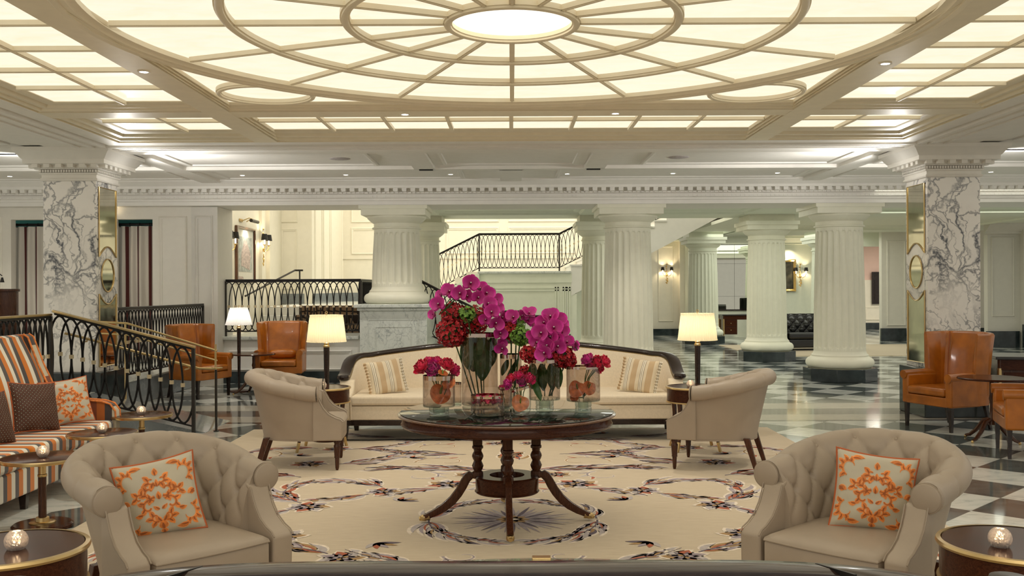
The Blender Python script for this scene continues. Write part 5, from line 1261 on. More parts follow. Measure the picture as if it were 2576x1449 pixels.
# ---- orange wing chairs
def wing_parts(t, pillow_=False):
    MB().box(-.30, .30, -.33, .28, .27, .38).build('seat_base', 'orange', t, bevel=.012, segs=3)
    MB().box(-.275, .275, -.345, .20, .385, .475).build('seat_cushion', 'orange', t, bevel=.03, segs=4)
    def bp(s):      # plan of the winged back
        pts = [(-.365, .02), (-.375, .10), (-.37, .19), (-.34, .27), (-.26, .315), (-.14, .33), (0, .335), (.14, .33), (.26, .315), (.34, .27), (.37, .19), (.375, .10), (.365, .02)]
        x = s*(len(pts)-1); i = min(int(x), len(pts)-2); f = x-i
        return Vector(pts[i]).lerp(Vector(pts[i+1]), f)
    N = 49
    def shell(o0, o1, nm):
        mb = MB(); rows = []
        for i in range(N):
            s = i/(N-1); p = bp(s); d = (bp(min(1, s+.02))-bp(max(0, s-.02))).normalized(); nn = Vector((-d.y, d.x))
            H = 1.09-.012*abs(2*s-1); k = max(0, 1-abs(2*s-1)*1.1)
            lean = Vector((0, .10))*(.5+.5*k); e = min(1.0, min(s, 1-s)*14)
            col = []
            for (o, z, w) in ((0, .28, 0), (0, .55, .15), (0, .85, .55), (0, H-.03, 1), (-.012, H-.008, 1), (-.03, H, 1), (-.05, H-.006, 1), (-.072, H-.03, 1), (-.085, .85, .55), (-.095, .55, .15), (-.095, .40, 0)):
                oo = o*(.55+.45*e)
                q = p+nn*oo+lean*w+Vector((p.x*.08*w*0+ (.035 if p.x > 0 else -.035)*w*abs(2*s-1), -.03*w*abs(2*s-1)**3))
                col.append((q.x, q.y, z))
            rows.append(col)
        k = len(rows[0]); vs = [v for c in rows for v in c]
        fs = [(i*k+j, (i+1)*k+j, (i+1)*k+j+1, i*k+j+1) for i in range(N-1) for j in range(k-1)]+[tuple(range(k)), tuple(reversed(range((N-1)*k, N*k)))]
        mb.add(vs, fs); mb.build(nm, 'orange', t, ang=60)
    shell(0, 0, 'winged_back')
    for sx in (-1, 1): MB().tube([(sx*.235, .235, .50), (sx*.245, .262, .8), (sx*.255, .30, 1.08)], .006, 6).build('back_seam', 'dam_d', t)
    for sx in (-1, 1):
        MB().box(*sorted((sx*.275, sx*.372)), -.33, .12, .27, .60).build('arm', 'orange', t, bevel=.02, segs=3)
        a = MB(); a.tube([(sx*.335, -.345, .595), (sx*.335, -.1, .60), (sx*.338, .13, .60)], .05, 14); a.build('arm_roll', 'orange', t, ang=60)
    for sx in (-1, 1):
        MB().tbox((sx*.33, -.29), .030, .030, 0, .28, .046, .046).build('front_leg', 'darkwood', t)
        MB().tbox((sx*.30, .33), .028, .028, 0, .28, .044, .044, (sx*.29, .26)).build('back_leg', 'darkwood', t)
    if pillow_:
        MB().lathe([(.001, -.22), (.05, -.21), (.07, -.15), (.075, 0), (.07, .15), (.05, .21), (.001, .22)], 16).xf(Matrix.Translation((0, .12, .56)) @ Matrix.Rotation(pi/2, 4, 'Y')).build('lumbar_cushion', 'orange', t, ang=80)
wing = thing('wing_chair', 'orange leather wing chair standing alone before the right marble pillar', 'armchair', (4.95, 11.12, 0), face_to(-.93, -.37), 'orange leather wing chairs')
wing_parts(wing)
wing.scale = (.98, .98, 1.0)
copy_tree(wing, (4.98, 9.30, 0), face_to(-.95, .30), 'orange leather wing chair cut by the right edge of the picture')
copy_tree(wing, (-4.72, 14.72, 0), face_to(.90, -.43), 'orange leather wing chair behind the brass handrail post at left')
w2 = thing('wing_chair', 'orange leather wing chair with lumbar cushion facing the camera between two lamps', 'armchair', (-3.72, 15.75, 0), face_to(.08, -1), 'orange leather wing chairs')
wing_parts(w2, True)
w3 = None
# ---- dark pedestal tables among the wing chairs
def tripod_table(x, y, r, h, label):
    t = thing('tripod_table', label, 'side table', (x, y, 0))
    MB().lathe([(r-.01, h-.022), (r, h-.018), (r, h-.006), (r-.008, h)], 48).build('table_top', 'wood', t)
    MB().lathe([(.05, .17), (.045, .20), (.022, .24), (.020, .40), (.030, .44), (.022, .48), (.022, h-.05), (.06, h-.022)], 20).build('stem', 'wood_z', t)
    for k in range(4):
        a = .5+k*pi/2; c, s = cos(a), sin(a)
        MB().tube([(c*.03, s*.03, .22), (c*.10, s*.10, .20), (c*.18, s*.18, .10), (c*.26, s*.26, .035), (c*.31, s*.31, .022)], [.024, .024, .022, .018, .014], 8).build('curved_leg', 'wood_z', t)
        MB().lathe([(.012, 0), (.016, .014), (.010, .028)], 10, (c*.31, s*.31, 0)).build('brass_foot', 'brass', t)
tripod_table(4.98, 10.16, .335, .66, 'dark round pedestal table between the two right wing chairs')
tripod_table(-3.98, 15.05, .33, .62, 'dark round pedestal table in front of the camera-facing wing chair')
d = desk(6.75, 11.75, R(-14), 'dark wooden desk behind the two right wing chairs', 1.9, .8, .77)
# cords on the rug
tag(MB().tube([(-1.9, 10.3, .02), (-1.5, 10.25, .022), (-1.2, 10.32, .02), (-.8, 10.26, .022), (-.4, 10.38, .02)], .006, 6).build('power_cord', 'cord'), 'thin black power cord trailing under the left half of the cream sofa', 'cord')
tag(MB().tube([(-4.29, 15.3, .008), (-4.1, 14.9, .008), (-3.8, 15.0, .008), (-3.5, 15.3, .008)], .006, 6).build('power_cord', 'cord'), 'black cord lying on the checkered floor by the white-shaded lamp', 'cord')

# ---- striped settee on the left (front faces +X)
st = thing('striped_settee', 'orange, cream and charcoal striped settee at left with high back', 'sofa', (-4.02, 7.20, 0), pi/2)
L2 = 1.60
def back(u, v):
    x = (u-.5)*2*(L2-.10); z = .40+.80*v
    y = .10+.24*v
    b = .055*sin(pi*min(1, v*1.02))*(.6+.4*abs(sin(pi*(x+.1)/.46)))
    pitx = exp(-((abs((x+.1)/.46-round((x+.1)/.46))*.46)/.02)**2)
    return (x, y-b-.0+.02*pitx*sin(pi*v), z-.02*(1-sin(pi*min(1, u*30 if u < .033 else (1-u)*30 if u > .967 else .5)))*0)
mb = MB(); mb.grid(back, 150, 24); mb.build('backrest', 'stripe_x', st, ang=80)
MB().prism([(.08, .38), (.34, 1.19), (.37, 1.215), (.41, 1.215), (.44, 1.18), (.46, .30), (.08, .30)], -L2+.10, L2-.10, 'x').build('back_frame', 'stripe_x', st, bevel=.02, segs=3)
for k in range(2):
    x0 = -L2+.10+k*(L2-.10); MB().box(x0+.004, x0+L2-.104, -.48, .13, .315, .455).build('seat_cushion', 'stripe_x', st, bevel=.035, segs=4)
MB().box(-L2+.08, L2-.08, -.47, .40, .12, .315).build('seat_base', 'stripe_x', st, bevel=.015, segs=3)
for sx in (-1, 1):
    side = [(.46, .12), (.46, 1.18), (.43, 1.215), (.33, 1.215), (.29, 1.19), (.20, .95), (.10, .74), (.02, .665), (-.12, .635), (-.36, .615), (-.44, .59), (-.485, .53), (-.49, .45), (-.49, .12)]
    MB().prism(side, *sorted((sx*(L2-.10), sx*L2)), 'x').build('arm_panel', 'stripe_y', st, bevel=.012, segs=3, ang=50)
    MB().tube([(sx*(L2-.10), y, z+.003) for y, z in side[3:13]], .009, 8).tube([(sx*L2, y, z+.003) for y, z in side[3:13]], .009, 8).build('piping', 'dam_o', st)
for xx in (-L2+.12, 0, L2-.12):
    for yy in (-.42, .38): MB().tbox((xx, yy), .04, .04, 0, .13, .06, .06).build('foot', 'darkwood', st)
pillow('scatter_cushion', 'brown velvet cushion with pale dots and rust piping on the striped settee', 'dotted', .42, .07, None, loc=(-3.90, 7.98, .655), rot=prot(R(62), .32, .10))
pillow('scatter_cushion', 'damask cushion leaning in the far corner of the striped settee', DM, .40, .065, damask, loc=(-3.83, 8.40, .65), rot=prot(R(40), .30, -.10))
pillow('scatter_cushion', 'brown patterned cushion on the striped settee cut by the left frame edge', 'dotted', .42, .07, None, loc=(-3.90, 7.28, .65), rot=prot(R(75), .32, .05))
# ================================================================= RUG
rug = thing('patterned_rug', 'large beige floral rug under the seating group', 'rug', (0, 0, 0))
RB = MB().box(-2.95, 2.90, 1.2, 11.15, 0, .011)
RC = 6.75; LIL, CRE, RUS, OCH, NAV, GRY = range(1, 7)
mo = Motif(lambda x, y, e: (x, y+RC, .0112+e), .0006, RB)
rr = random.Random(3)
def spray(pts, mir, n=9, L=.17, cols=(GRY, LIL), wd=.05, side=0):
    mo.stroke(pts, lambda u: .022*(1-u)+.012, CRE, 1, mir); mo.stroke(pts, lambda u: .010*(1-u)+.004, NAV, 4, mir)
    N = len(pts); n = max(4, int(n*.72)); L *= 1.4; wd *= 1.0
    for i in range(n):
        k = int(1+i*(N-3)/n); a = atan2(pts[k+1][1]-pts[k-1][1], pts[k+1][0]-pts[k-1][0])
        for s in (-1, 1):
            if side and s != side: continue
            l = L*(1.15-.5*i/n)*rr.uniform(.75, 1.2); aa = a+s*rr.uniform(.45, .85); w = wd*rr.uniform(.75, 1.1)
            mo.leaf(pts[k], aa, l*1.15, w*1.6, CRE, -s*1.0, 1, mir)
            mo.leaf(pts[k], aa, l, w, cols[(i+(s > 0)) % len(cols)], -s*1.0, 2, mir)
            q = (i+(s > 0)) % 4
            if q == 1: mo.leaf(pts[k], aa-s*.12, l*.8, w*.45, RUS, -s*.9, 3, mir)
            elif q == 2: mo.leaf(pts[k], aa+s*.12, l*.85, w*.18, NAV, -s*.9, 3, mir)
            elif q == 3: mo.leaf(pts[k], aa, l*.6, w*.5, OCH, -s*.9, 3, mir)
def curve(p0, a0, L, curv, n=16, c2=None):
    x, y = p0; a = a0; out = [(x, y)]
    for i in range(n-1):
        u = i/(n-1); x += cos(a)*L/(n-1); y += sin(a)*L/(n-1); a += (curv+(0 if c2 is None else (c2-curv)*u))/(n-1); out.append((x, y))
    return out
def bloom(c, r, mir, cols=(OCH, GRY, RUS, LIL, OCH, GRY, RUS)):
    n = 7
    for k in range(n):
        a = 2*pi*k/n+.3; mo.leaf(c, a, r*1.15, r*.80, CRE, .6, 3, mir); mo.leaf(c, a, r, r*.58, cols[k % len(cols)], .6, 4, mir); mo.leaf(c, a+.1, r*.75, r*.14, NAV, .5, 5, mir)
    for k in range(5): mo.leaf(c, 2*pi*k/5, r*.36, r*.26, (LIL, OCH)[k % 2], .4, 6, mir)
def scroll(c, r0, a0, a1, mir, col=OCH):
    sp = spiral(c, r0, .03, a0, a1, 34)
    mo.stroke(sp, lambda u: .034*(1-u)+.012, CRE, 1, mir); mo.stroke(sp, lambda u: .014*(1-u)+.005, col, 2, mir)
    for k in (3, 7, 11): 
        a = atan2(sp[k+1][1]-sp[k][1], sp[k+1][0]-sp[k][0]); mo.leaf(sp[k], a-.6, .13, .045, CRE, -.8, 1, mir); mo.leaf(sp[k], a-.6, .12, .03, (LIL, GRY, RUS)[k % 3], -.8, 2, mir)
Q4 = [(1, 1), (-1, 1), (1, -1), (-1, -1)]
for k in range(44):
    a = 2*pi*k/44; mo.leaf((.10*cos(a), .07*sin(a)), a, (.34, .22, .30)[k % 3], .030, (LIL, NAV, GRY, LIL)[k % 4], 0, 2)
for k in range(8): a = 2*pi*k/8; mo.leaf((0, 0), a, .12, .07, OCH, 0, 4)
mo.leaf((-.05, 0), 0, .1, .06, CRE, 0, 5)
for mir in Q4:
    spray([(.58*cos(a), .60*sin(a)) for a in [R(2+84*i/21) for i in range(22)]], mir, 14, .17, (GRY, LIL, GRY, NAV), .042)
    bloom((.52, 1.22), .19, mir); bloom((1.02, .95), .15, mir, (GRY, RUS, LIL, OCH)); bloom((1.50, .42), .17, mir, (GRY, RUS, LIL, OCH, GRY, RUS, LIL))
    spray(curve((.58, 1.05), -.3, .55, -.6), mir, 7, .15); spray(curve((.36, 1.28), 2.9, .42, -1.2), mir, 6, .14, (GRY, RUS))
    spray(curve((1.12, .85), -.7, .55, .6), mir, 7, .15, (GRY, OCH, LIL)); spray(curve((1.60, .35), -.9, .55, -.8), mir, 6, .14)
    spray(curve((1.58, .55), .75, .95, 1.5), mir, 12, .19, (GRY, LIL, RUS))
    spray(curve((1.05, 1.12), 1.0, .80, -1.6), mir, 10, .18, (LIL, GRY))
    bloom((2.20, .25), .16, mir); spray(curve((2.28, .38), .9, .75, 1.0), mir, 9, .16, (LIL, RUS, GRY)); spray(curve((2.02, .20), 3.0, .35, .6), mir, 5, .12)
    spray(curve((.15, 1.85), .15, 1.25, .5, c2=-2.4), mir, 16, .24, (LIL, GRY, NAV), .055)
    spray(curve((1.62, 2.15), 2.7, 1.05, -.9), mir, 13, .22, (GRY, LIL), .05)
    spray(curve((1.80, 1.55), .6, 1.05, -2.4), mir, 13, .20, (GRY, LIL, RUS))
    spray(curve((.45, 2.65), .1, 1.1, .6), mir, 13, .22, (GRY, NAV, LIL), .05)
    bloom((1.86, 2.18), .18, mir); bloom((.38, 1.62), .13, mir, (OCH, RUS, OCH, GRY)); bloom((2.42, 1.55), .14, mir)
    spray(curve((1.60, 3.0), 2.9, .95, -1.2), mir, 11, .2); spray(curve((1.95, 3.05), .3, .85, -1.6), mir, 10, .18, (LIL, RUS, GRY))
    spray(curve((.20, 3.45), .5, 1.1, -1.0), mir, 12, .22, (GRY, LIL, NAV)); spray(curve((2.60, .95), 1.5, .9, .7), mir, 10, .16, (GRY, RUS, LIL))
    spray(curve((.06, 2.35), 1.5, .5, 1.0), mir, 6, .14, (OCH, RUS)); bloom((1.75, 3.0), .16, mir); bloom((.18, 3.3), .12, mir)
    spray(curve((1.2, 3.75), .1, .9, .9), mir, 10, .18); spray(curve((2.45, 3.6), 1.9, .7, 1.2), mir, 8, .16)
    for c, r0, a0, a1 in (((.62, 2.25), .28, 0, 4.9), ((1.28, 1.92), .26, 1, 5.9), ((2.25, 1.95), .28, -1, 4.2), ((.80, 1.58), .20, 2, 6.8), ((.7, 3.1), .24, 0, 4.9), ((2.45, 2.65), .26, 2, 7.0), ((1.25, 2.75), .20, 1, 6), ((1.95, .85), .20, 3, 8), ((.30, .92), .12, 0, 5)):
        scroll(c, r0, a0, a1, mir, OCH if r0 > .23 else LIL)
    for (x, y) in ((2.72, .15), (2.68, 2.2), (2.3, 3.9), (1.0, 3.95), (.85, .60), (.95, 2.45), (2.05, 2.6)):
        for k in range(5): mo.leaf((x, y), 1.0+k*.5, .15, .05, (GRY, RUS, LIL, OCH, NAV)[k], .4, 3, mir)
RB.build('pile', ['rug', 'r_lilac', 'r_cream', 'r_rust', 'r_ochre', 'r_navy', 'r_grey'], rug)

# ================================================================= FLOWERS
TZ = .772
def vase(x, y, r, h, label, band=.02, foot=None, name='glass_vase', slant=0, gl='vaseglass', water=None):
    t = thing(name, label, 'vase', (x, y, TZ), 0, 'glass vases on the round table')
    z0 = foot[1] if foot else .0
    n = 48
    def fl(rr, z, a): return rr
    mb = MB()
    if slant:
        vs = []; lev = [(.35, 0), (.72, .006), (.93, .03), (1.0, .07), (1.0, .5), (1.0, 1.0)]
        for i, (q, z) in enumerate(lev):
            for k in range(n):
                a = 2*pi*k/n; zz = z if i < 4 else .07+(h-.07+slant*cos(a))*(.5 if i == 4 else 1)
                vs.append((r*q*cos(a), r*q*sin(a), zz))
        mb.add(vs, [(i*n+k, i*n+(k+1) % n, (i+1)*n+(k+1) % n, (i+1)*n+k) for i in range(len(lev)-1) for k in range(n)]+[tuple(range(n))])
        mb.build('glass_body', gl, t, ang=80)
        bd = []
        for z in (-.016, 0):
            for k in range(n): a = 2*pi*k/n; bd.append((r*1.006*cos(a), r*1.006*sin(a), h+slant*cos(a)+z))
        MB().add(bd, [(k, (k+1) % n, n+(k+1) % n, n+k) for k in range(n)]).build('metallic_rim', 'chrome', t, ang=80)
    else:
        mb.lathe([(.001, z0+.004), (r-.004, z0+.004), (r, z0+.010), (r, z0+h)], n, cap=False); mb.build('glass_body', gl, t, ang=50)
        MB().lathe([(r*.994, z0+h-band), (r*1.004, z0+h-band), (r*1.004, z0+h), (r*.994, z0+h)], n, cap=False).build('metallic_rim', 'chrome', t)
        MB().lathe([(.001, z0), (r*.98, z0), (r, z0+.004), (r, z0+.012)], n, cap=False).build('glass_floor', 'footglass', t)
    if foot:
        fr, fh = foot
        MB().lathe([(fr*.8, .001), (fr, .004), (fr*1.0, fh*.42), (fr*.94, fh*.5), (fr, fh*.58), (fr, fh-.002)], n).lathe([(fr*.6, .012), (fr*.62, fh*.9)], 32).build('glass_foot', 'footglass', t, ang=50)
    return t
# flower prototypes -------------------------------------------------
def petal(mb, c, az, el, L, Wd, cup, mi=0, n=5, tip=1.0, roll=0, ruf=0, ph=0):
    """one petal growing from c in direction az (around z) / el (from the axis), curved inwards by cup"""
    ax = Vector((cos(az), sin(az), 0)); up = Vector((0, 0, 1)); tg = Vector((-sin(az), cos(az), 0))
    vs = []; p = Vector(c); e = el
    for i in range(n+1):
        u = i/n; w = Wd*.5*(sin(pi*min(.93, .10+u*.80*tip))**.7)
        d = ax*sin(e)+up*cos(e); nrm = ax*cos(e)-up*sin(e)
        for j in range(-2, 3):
            k = j/2; q = p+tg*w*k-nrm*(w*.38*k*k*(1 if cup >= 0 else .3))+nrm*ruf*sin(j*2.3+ph)*u; vs.append(tuple(q))
        p = p+d*L/n; e -= cup/n
    mb.add(vs, [(i*5+j, i*5+j+1, (i+1)*5+j+1, (i+1)*5+j) for i in range(n) for j in range(4)], mi)
def peony_mesh(seed, mn):
    r = random.Random(seed); mb = MB()
    for lay, (cnt, el, L, Wd, cup, z) in enumerate(((9, 1.45, .075, .060, 1.2, .0), (9, 1.15, .074, .056, 1.5, .004), (9, .85, .070, .048, 1.5, .008), (8, .55, .064, .040, 1.2, .012), (7, .30, .056, .032, .8, .016), (5, .12, .05, .026, .3, .02))):
        for k in range(cnt): petal(mb, (0, 0, z), 2*pi*k/cnt+lay*.7+r.uniform(-.2, .2), el+r.uniform(-.12, .12), L*r.uniform(.88, 1.08), Wd*r.uniform(.85, 1.15), cup+r.uniform(-.2, .3), 0, 5, 1, 0, .006, r.uniform(0, 6))
    return mb.mesh('petals', mn, 80)
PE = [peony_mesh(i, 'peony' if i % 2 else 'peony2') for i in range(4)]+[peony_mesh(9, 'pinkpetal')]
def frame_to(d):
    d = Vector(d).normalized(); return d.to_track_quat('Z', 'Y').to_euler()
def peony(px, py, D, r, k, base, label, dirn=(0, -.5, 1)):
    c = PD(px, py, D); t = thing('peony', label, 'flower', tuple(base), 0, 'peonies on the round table')
    o = bpy.data.objects.new('petals', PE[k % 5]); COL.objects.link(o); o.parent = t; q = c-Vector(base)
    dv = Vector(dirn); o.rotation_euler = frame_to(dv); s = 1.22*r/.078; o.scale = (s, s, s*.9)
    dn = dv.normalized(); bb = q-dn*.035*s; o.location = bb
    MB().tube([(0, 0, .0), tuple(Vector((bb.x*.35, bb.y*.35, bb.z*.6))), tuple(bb)], .003, 6).build('stem', 'stem', t)
    sp = MB()
    for a in (0, 1.3, 2.6, 3.9, 5.2): petal(sp, tuple(bb), a, 1.3, .03*s, .014*s, .8, 0, 4)
    sp.build('sepals', 'leaf', t, ang=80)
def orchid_mesh():
    mb = MB()
    for az, L, Wd in ((pi/2, .046, .036), (pi/2+2.35, .044, .034), (pi/2-2.35, .044, .034)): petal(mb, (0, 0, -.002), az, 1.42, L, Wd, .25, 0, 6)
    for az in (.22, pi-.22): petal(mb, (0, 0, .003), az, 1.30, .054, .066, .75, 0, 6, 1.0)
    petal(mb, (0, 0, .004), -pi/2, .9, .024, .018, -.8, 1, 5); petal(mb, (0, 0, .004), -pi/2-1.0, .6, .016, .012, .9, 1, 4); petal(mb, (0, 0, .004), -pi/2+1.0, .6, .016, .012, .9, 1, 4)
    mb.sphere((0, .003, .010), .0045, 8, 6, 2)
    return mb.mesh('blossom', ['orchid', 'orchid_lip', 'white'], 80)
OM = orchid_mesh()
def orchid_rot(d, up=(0, 0, 1), spin=0):
    d = Vector(d).normalized(); y = Vector(up)-d*Vector(up).dot(d); y.normalize(); x = y.cross(d)
    m = Matrix((x, y, d)).transposed(); return (m @ Matrix.Rotation(spin, 3, 'Z')).to_euler()
def spray_orchid(label, base, pts, D, bl, seed=1):
    """bl list of (px, py, size scale, dirx, diry, dirz, dD)"""
    t = thing('orchid_spray', label, 'orchid', tuple(base), 0, 'magenta orchid sprays')
    B = Vector(base); path = [Vector((0, 0, 0))]+[PD(x, y, D+dd)-B for x, y, dd in pts]
    # smooth
    sm = []
    for i in range(len(path)-1):
        p0 = path[max(0, i-1)]; p1 = path[i]; p2 = path[i+1]; p3 = path[min(len(path)-1, i+2)]
        for k in range(6):
            u = k/6; sm.append(.5*((2*p1)+(p2-p0)*u+(2*p0-5*p1+4*p2-p3)*u*u+(3*p1-p0-3*p2+p3)*u**3))
    sm.append(path[-1]); MB().tube(sm, .0035, 6).build('stem', 'leaf', t)
    r = random.Random(seed)
    for (px, py, s, dx, dy, dz, dd) in bl:
        o = bpy.data.objects.new('blossom', OM); COL.objects.link(o); o.parent = t; o.location = PD(px, py, D+dd)-B
        o.rotation_euler = orchid_rot((dx+r.uniform(-.3, .3), dy, dz+r.uniform(-.25, .25)), spin=r.uniform(-.5, .5)); o.scale = (s*1.30,)*3
    return t
def hydrangea(px, py, D, r, mn, base, label, n=150, fr=.017, squash=1.0, seed=1, grp='hydrangea heads'):
    rg = random.Random(seed); c = PD(px, py, D); t = thing('hydrangea', label, 'flower', tuple(base), 0, grp); B = Vector(base)
    mb = MB(); cc = c-B
    for i in range(n):
        z = 1-2*(i+.5)/n; a = i*2.39996; q = sqrt(1-z*z); d = Vector((q*cos(a), q*sin(a), z*squash))
        d = (d+Vector([rg.uniform(-.12, .12) for _ in range(3)])); p = cc+d*r*rg.uniform(.86, 1.02)
        rot = frame_to(d+Vector([rg.uniform(-.5, .5) for _ in range(3)])).to_matrix(); st_ = len(mb.v)
        for k in range(4): petal(mb, (0, 0, 0), k*pi/2+i, 1.35, fr*rg.uniform(.8, 1.25), fr*1.0, rg.uniform(-.3, .8), 0, 3, 1, 0, .0015, i)
        m4 = Matrix.Translation(p) @ rot.to_4x4(); mb.xf(m4, st_)
    mb.build('florets', mn, t, ang=80)
    st2 = MB().sphere(tuple(cc), r*.72, 12, 9); st2.tube([(0, 0, 0), tuple(cc*.5+Vector((0, 0, .01))), tuple(cc)], .005, 6); st2.build('stem', 'leaf', t)
    return t
def anthurium(c, r, dirn, label, base):
    t = thing('anthurium', label, 'flower', tuple(c), 0, 'orange anthuriums in the vases')
    mb = MB()
    def f(u, v):
        a = 2*pi*u; rad = r*(1-.28*exp(-((min(a, 2*pi-a))/.55)**2)+.12*exp(-((a-pi)/.4)**2))*v
        return (rad*cos(a), rad*sin(a), .25*rad*rad/r+.10*r*sin(2*a+1)*v*v)
    mb.grid(f, 40, 8, cu=True); s = mb.build('spathe', 'anth', t, ang=80); s.rotation_euler = orchid_rot(dirn, spin=1.2)
    b = MB().tube([(0, 0, 0), (.2*r, .1*r, .35*r), (.45*r, .15*r, .6*r)], [.005, .005, .003], 8).build('spadix', 'lime', t); b.rotation_euler = orchid_rot(dirn, spin=1.2)
    MB().tube([(0, 0, 0), tuple((Vector(base)-Vector(c))*.6+Vector((.01, 0, 0))), tuple(Vector(base)-Vector(c))], .003, 6).build('stem', 'stem', t)
def bigleaf(p0, p1, w, label, bend=.03):
    p0, p1 = Vector(p0), Vector(p1); t = thing('broad_leaf', label, 'leaf', tuple(p0), 0, 'leaves inside the vases'); d = p1-p0
    def f(u, v): return Vector((0, 0, 0))+d*u+Vector((w*(v-.5)*sin(pi*min(.98, .05+u*.93))**.7, bend*sin(pi*u)+.25*w*abs(v-.5), 0))
    MB().grid(f, 12, 7).build('blade', 'leaf', t, ang=80)
def vb(px, D): return Vector(((px-1288)/F*D, D, TZ))
# tall vase
D2 = 7.05; B2 = vb(1206, D2)
vase(B2.x, B2.y, .131, .515, 'tallest smoked glass cylinder vase, holding the arching orchids', .026)
hydrangea(1135, 835, D2-.03, .105, 'red', B2+Vector((-.04, 0, .02)), 'big red hydrangea head drooping over the left rim of the tallest vase', 200, seed=1)
hydrangea(1195, 805, D2+.02, .100, 'red', B2+Vector((.02, .02, .02)), 'red hydrangea head above the mouth of the tallest vase', 170, seed=2)
hydrangea(1140, 790, D2+.03, .080, 'red', B2+Vector((-.02, .03, .02)), 'smaller red hydrangea head under the orchid arch', 120, seed=3)
hydrangea(1176, 790, D2-.14, .048, 'lime', B2+Vector((0, -.03, .02)), 'bright green hydrangea florets tucked under the orchid arch', 26, .021, seed=4, grp='green hydrangea heads')
spray_orchid('arching magenta orchid spray crowning the tallest vase', B2+Vector((.03, 0, .02)), [(1205, 850, 0), (1130, 790, -.05), (1120, 770, -.05), (1150, 735, 0), (1190, 722, 0), (1225, 745, 0), (1250, 800, 0), (1262, 850, 0)], D2,
    [(1104, 766, 1.05, -.35, -1, .1, -.10), (1093, 790, .8, -.9, -.4, -.1, 0), (1112, 742, .85, -.8, -.5, .4, .05), (1132, 735, 1.05, -.5, -1, .3, -.04), (1158, 738, 1.05, -.2, -1, .1, -.12), (1184, 713, 1.15, .05, -1, .35, -.10), (1208, 728, .95, .3, -1, .5, .02),
     (1176, 745, .9, .1, -1, -.1, -.06), (1203, 748, .95, .0, -1, .1, -.10), (1222, 738, 1.05, .3, -1, .3, -.05), (1226, 765, 1.05, .25, -1, .1, -.14), (1244, 755, .95, .7, -.8, .2, 0), (1236, 786, 1.05, .3, -1, .0, -.16), (1250, 776, .9, .9, -.5, .1, .02),
     (1246, 812, 1.05, .35, -1, -.1, -.14), (1262, 798, .9, .8, -.7, 0, 0), (1258, 838, .95, .4, -1, -.2, -.10), (1222, 805, .85, -.1, -1, 0, -.14), (1268, 826, .8, .9, -.5, -.2, 0), (1262, 862, .7, .4, -1, -.3, -.06)], 5)
tag_g = 'dark green broad leaf inside the tallest glass vase'
bigleaf(PD(1175, 850, D2-.02), PD(1178, 930, D2-.06), .12, 'dark green leaf at the left inside the tallest glass vase')
bigleaf(PD(1215, 850, D2-.04), PD(1212, 958, D2-.08), .145, 'round-tipped green leaf in the middle of the tallest glass vase')
bigleaf(PD(1238, 850, D2), PD(1232, 925, D2+.02), .10, 'dark leaf at the right inside the tallest glass vase')
bigleaf(PD(1195, 850, D2+.05), PD(1190, 935, D2+.06), .17, 'dark leaf at the back inside the tallest glass vase')
bigleaf(PD(1108, 790, D2-.08), PD(1150, 748, D2-.08), .02, 'curved blade of grass beside the left orchids', .0)
# middle vase behind
D3 = 7.02; B3 = vb(1284, D3)
vase(B3.x, B3.y, .078, .365, 'slim glass vase standing just behind and right of the tallest one', .03)
hydrangea(1286, 832, D3-.03, .062, 'red', B3+Vector((0, 0, .02)), 'orange-red hydrangea head in the slim middle vase', 90, seed=6)
hydrangea(1309, 846, D3-.13, .062, 'lime', B3+Vector((.02, 0, .02)), 'green hydrangea head between the two red ones', 70, .019, seed=7, grp='green hydrangea heads')
hydrangea(1300, 812, D3, .055, 'lime', B3+Vector((.02, .02, .02)), 'small green hydrangea head highest in the middle vase', 50, .018, seed=17, grp='green hydrangea heads')
spray_orchid('magenta orchid spray across the slim middle vase', B3+Vector((0, .01, .02)), [(1285, 870, 0), (1275, 820, 0), (1300, 798, 0), (1330, 795, 0)], D3,
    [(1292, 800, 1.0, -.2, -1, .3, -.06), (1272, 815, .9, -.6, -.8, 0, 0), (1312, 796, .85, .2, -1, .6, 0), (1330, 790, .95, .2, -.8, .9, 0), (1326, 805, .9, .5, -1, .2, .02), (1264, 876, .95, -.2, -1, -.1, -.12), (1338, 812, .8, .6, -.8, .1, .05)], 8)
bigleaf(PD(1276, 905, D3), PD(1262, 945, D3), .05, 'narrow green leaf in the slim middle vase')
bigleaf(PD(1304, 900, D3), PD(1270, 965, D3), .04, 'long slanting leaf in the slim middle vase')
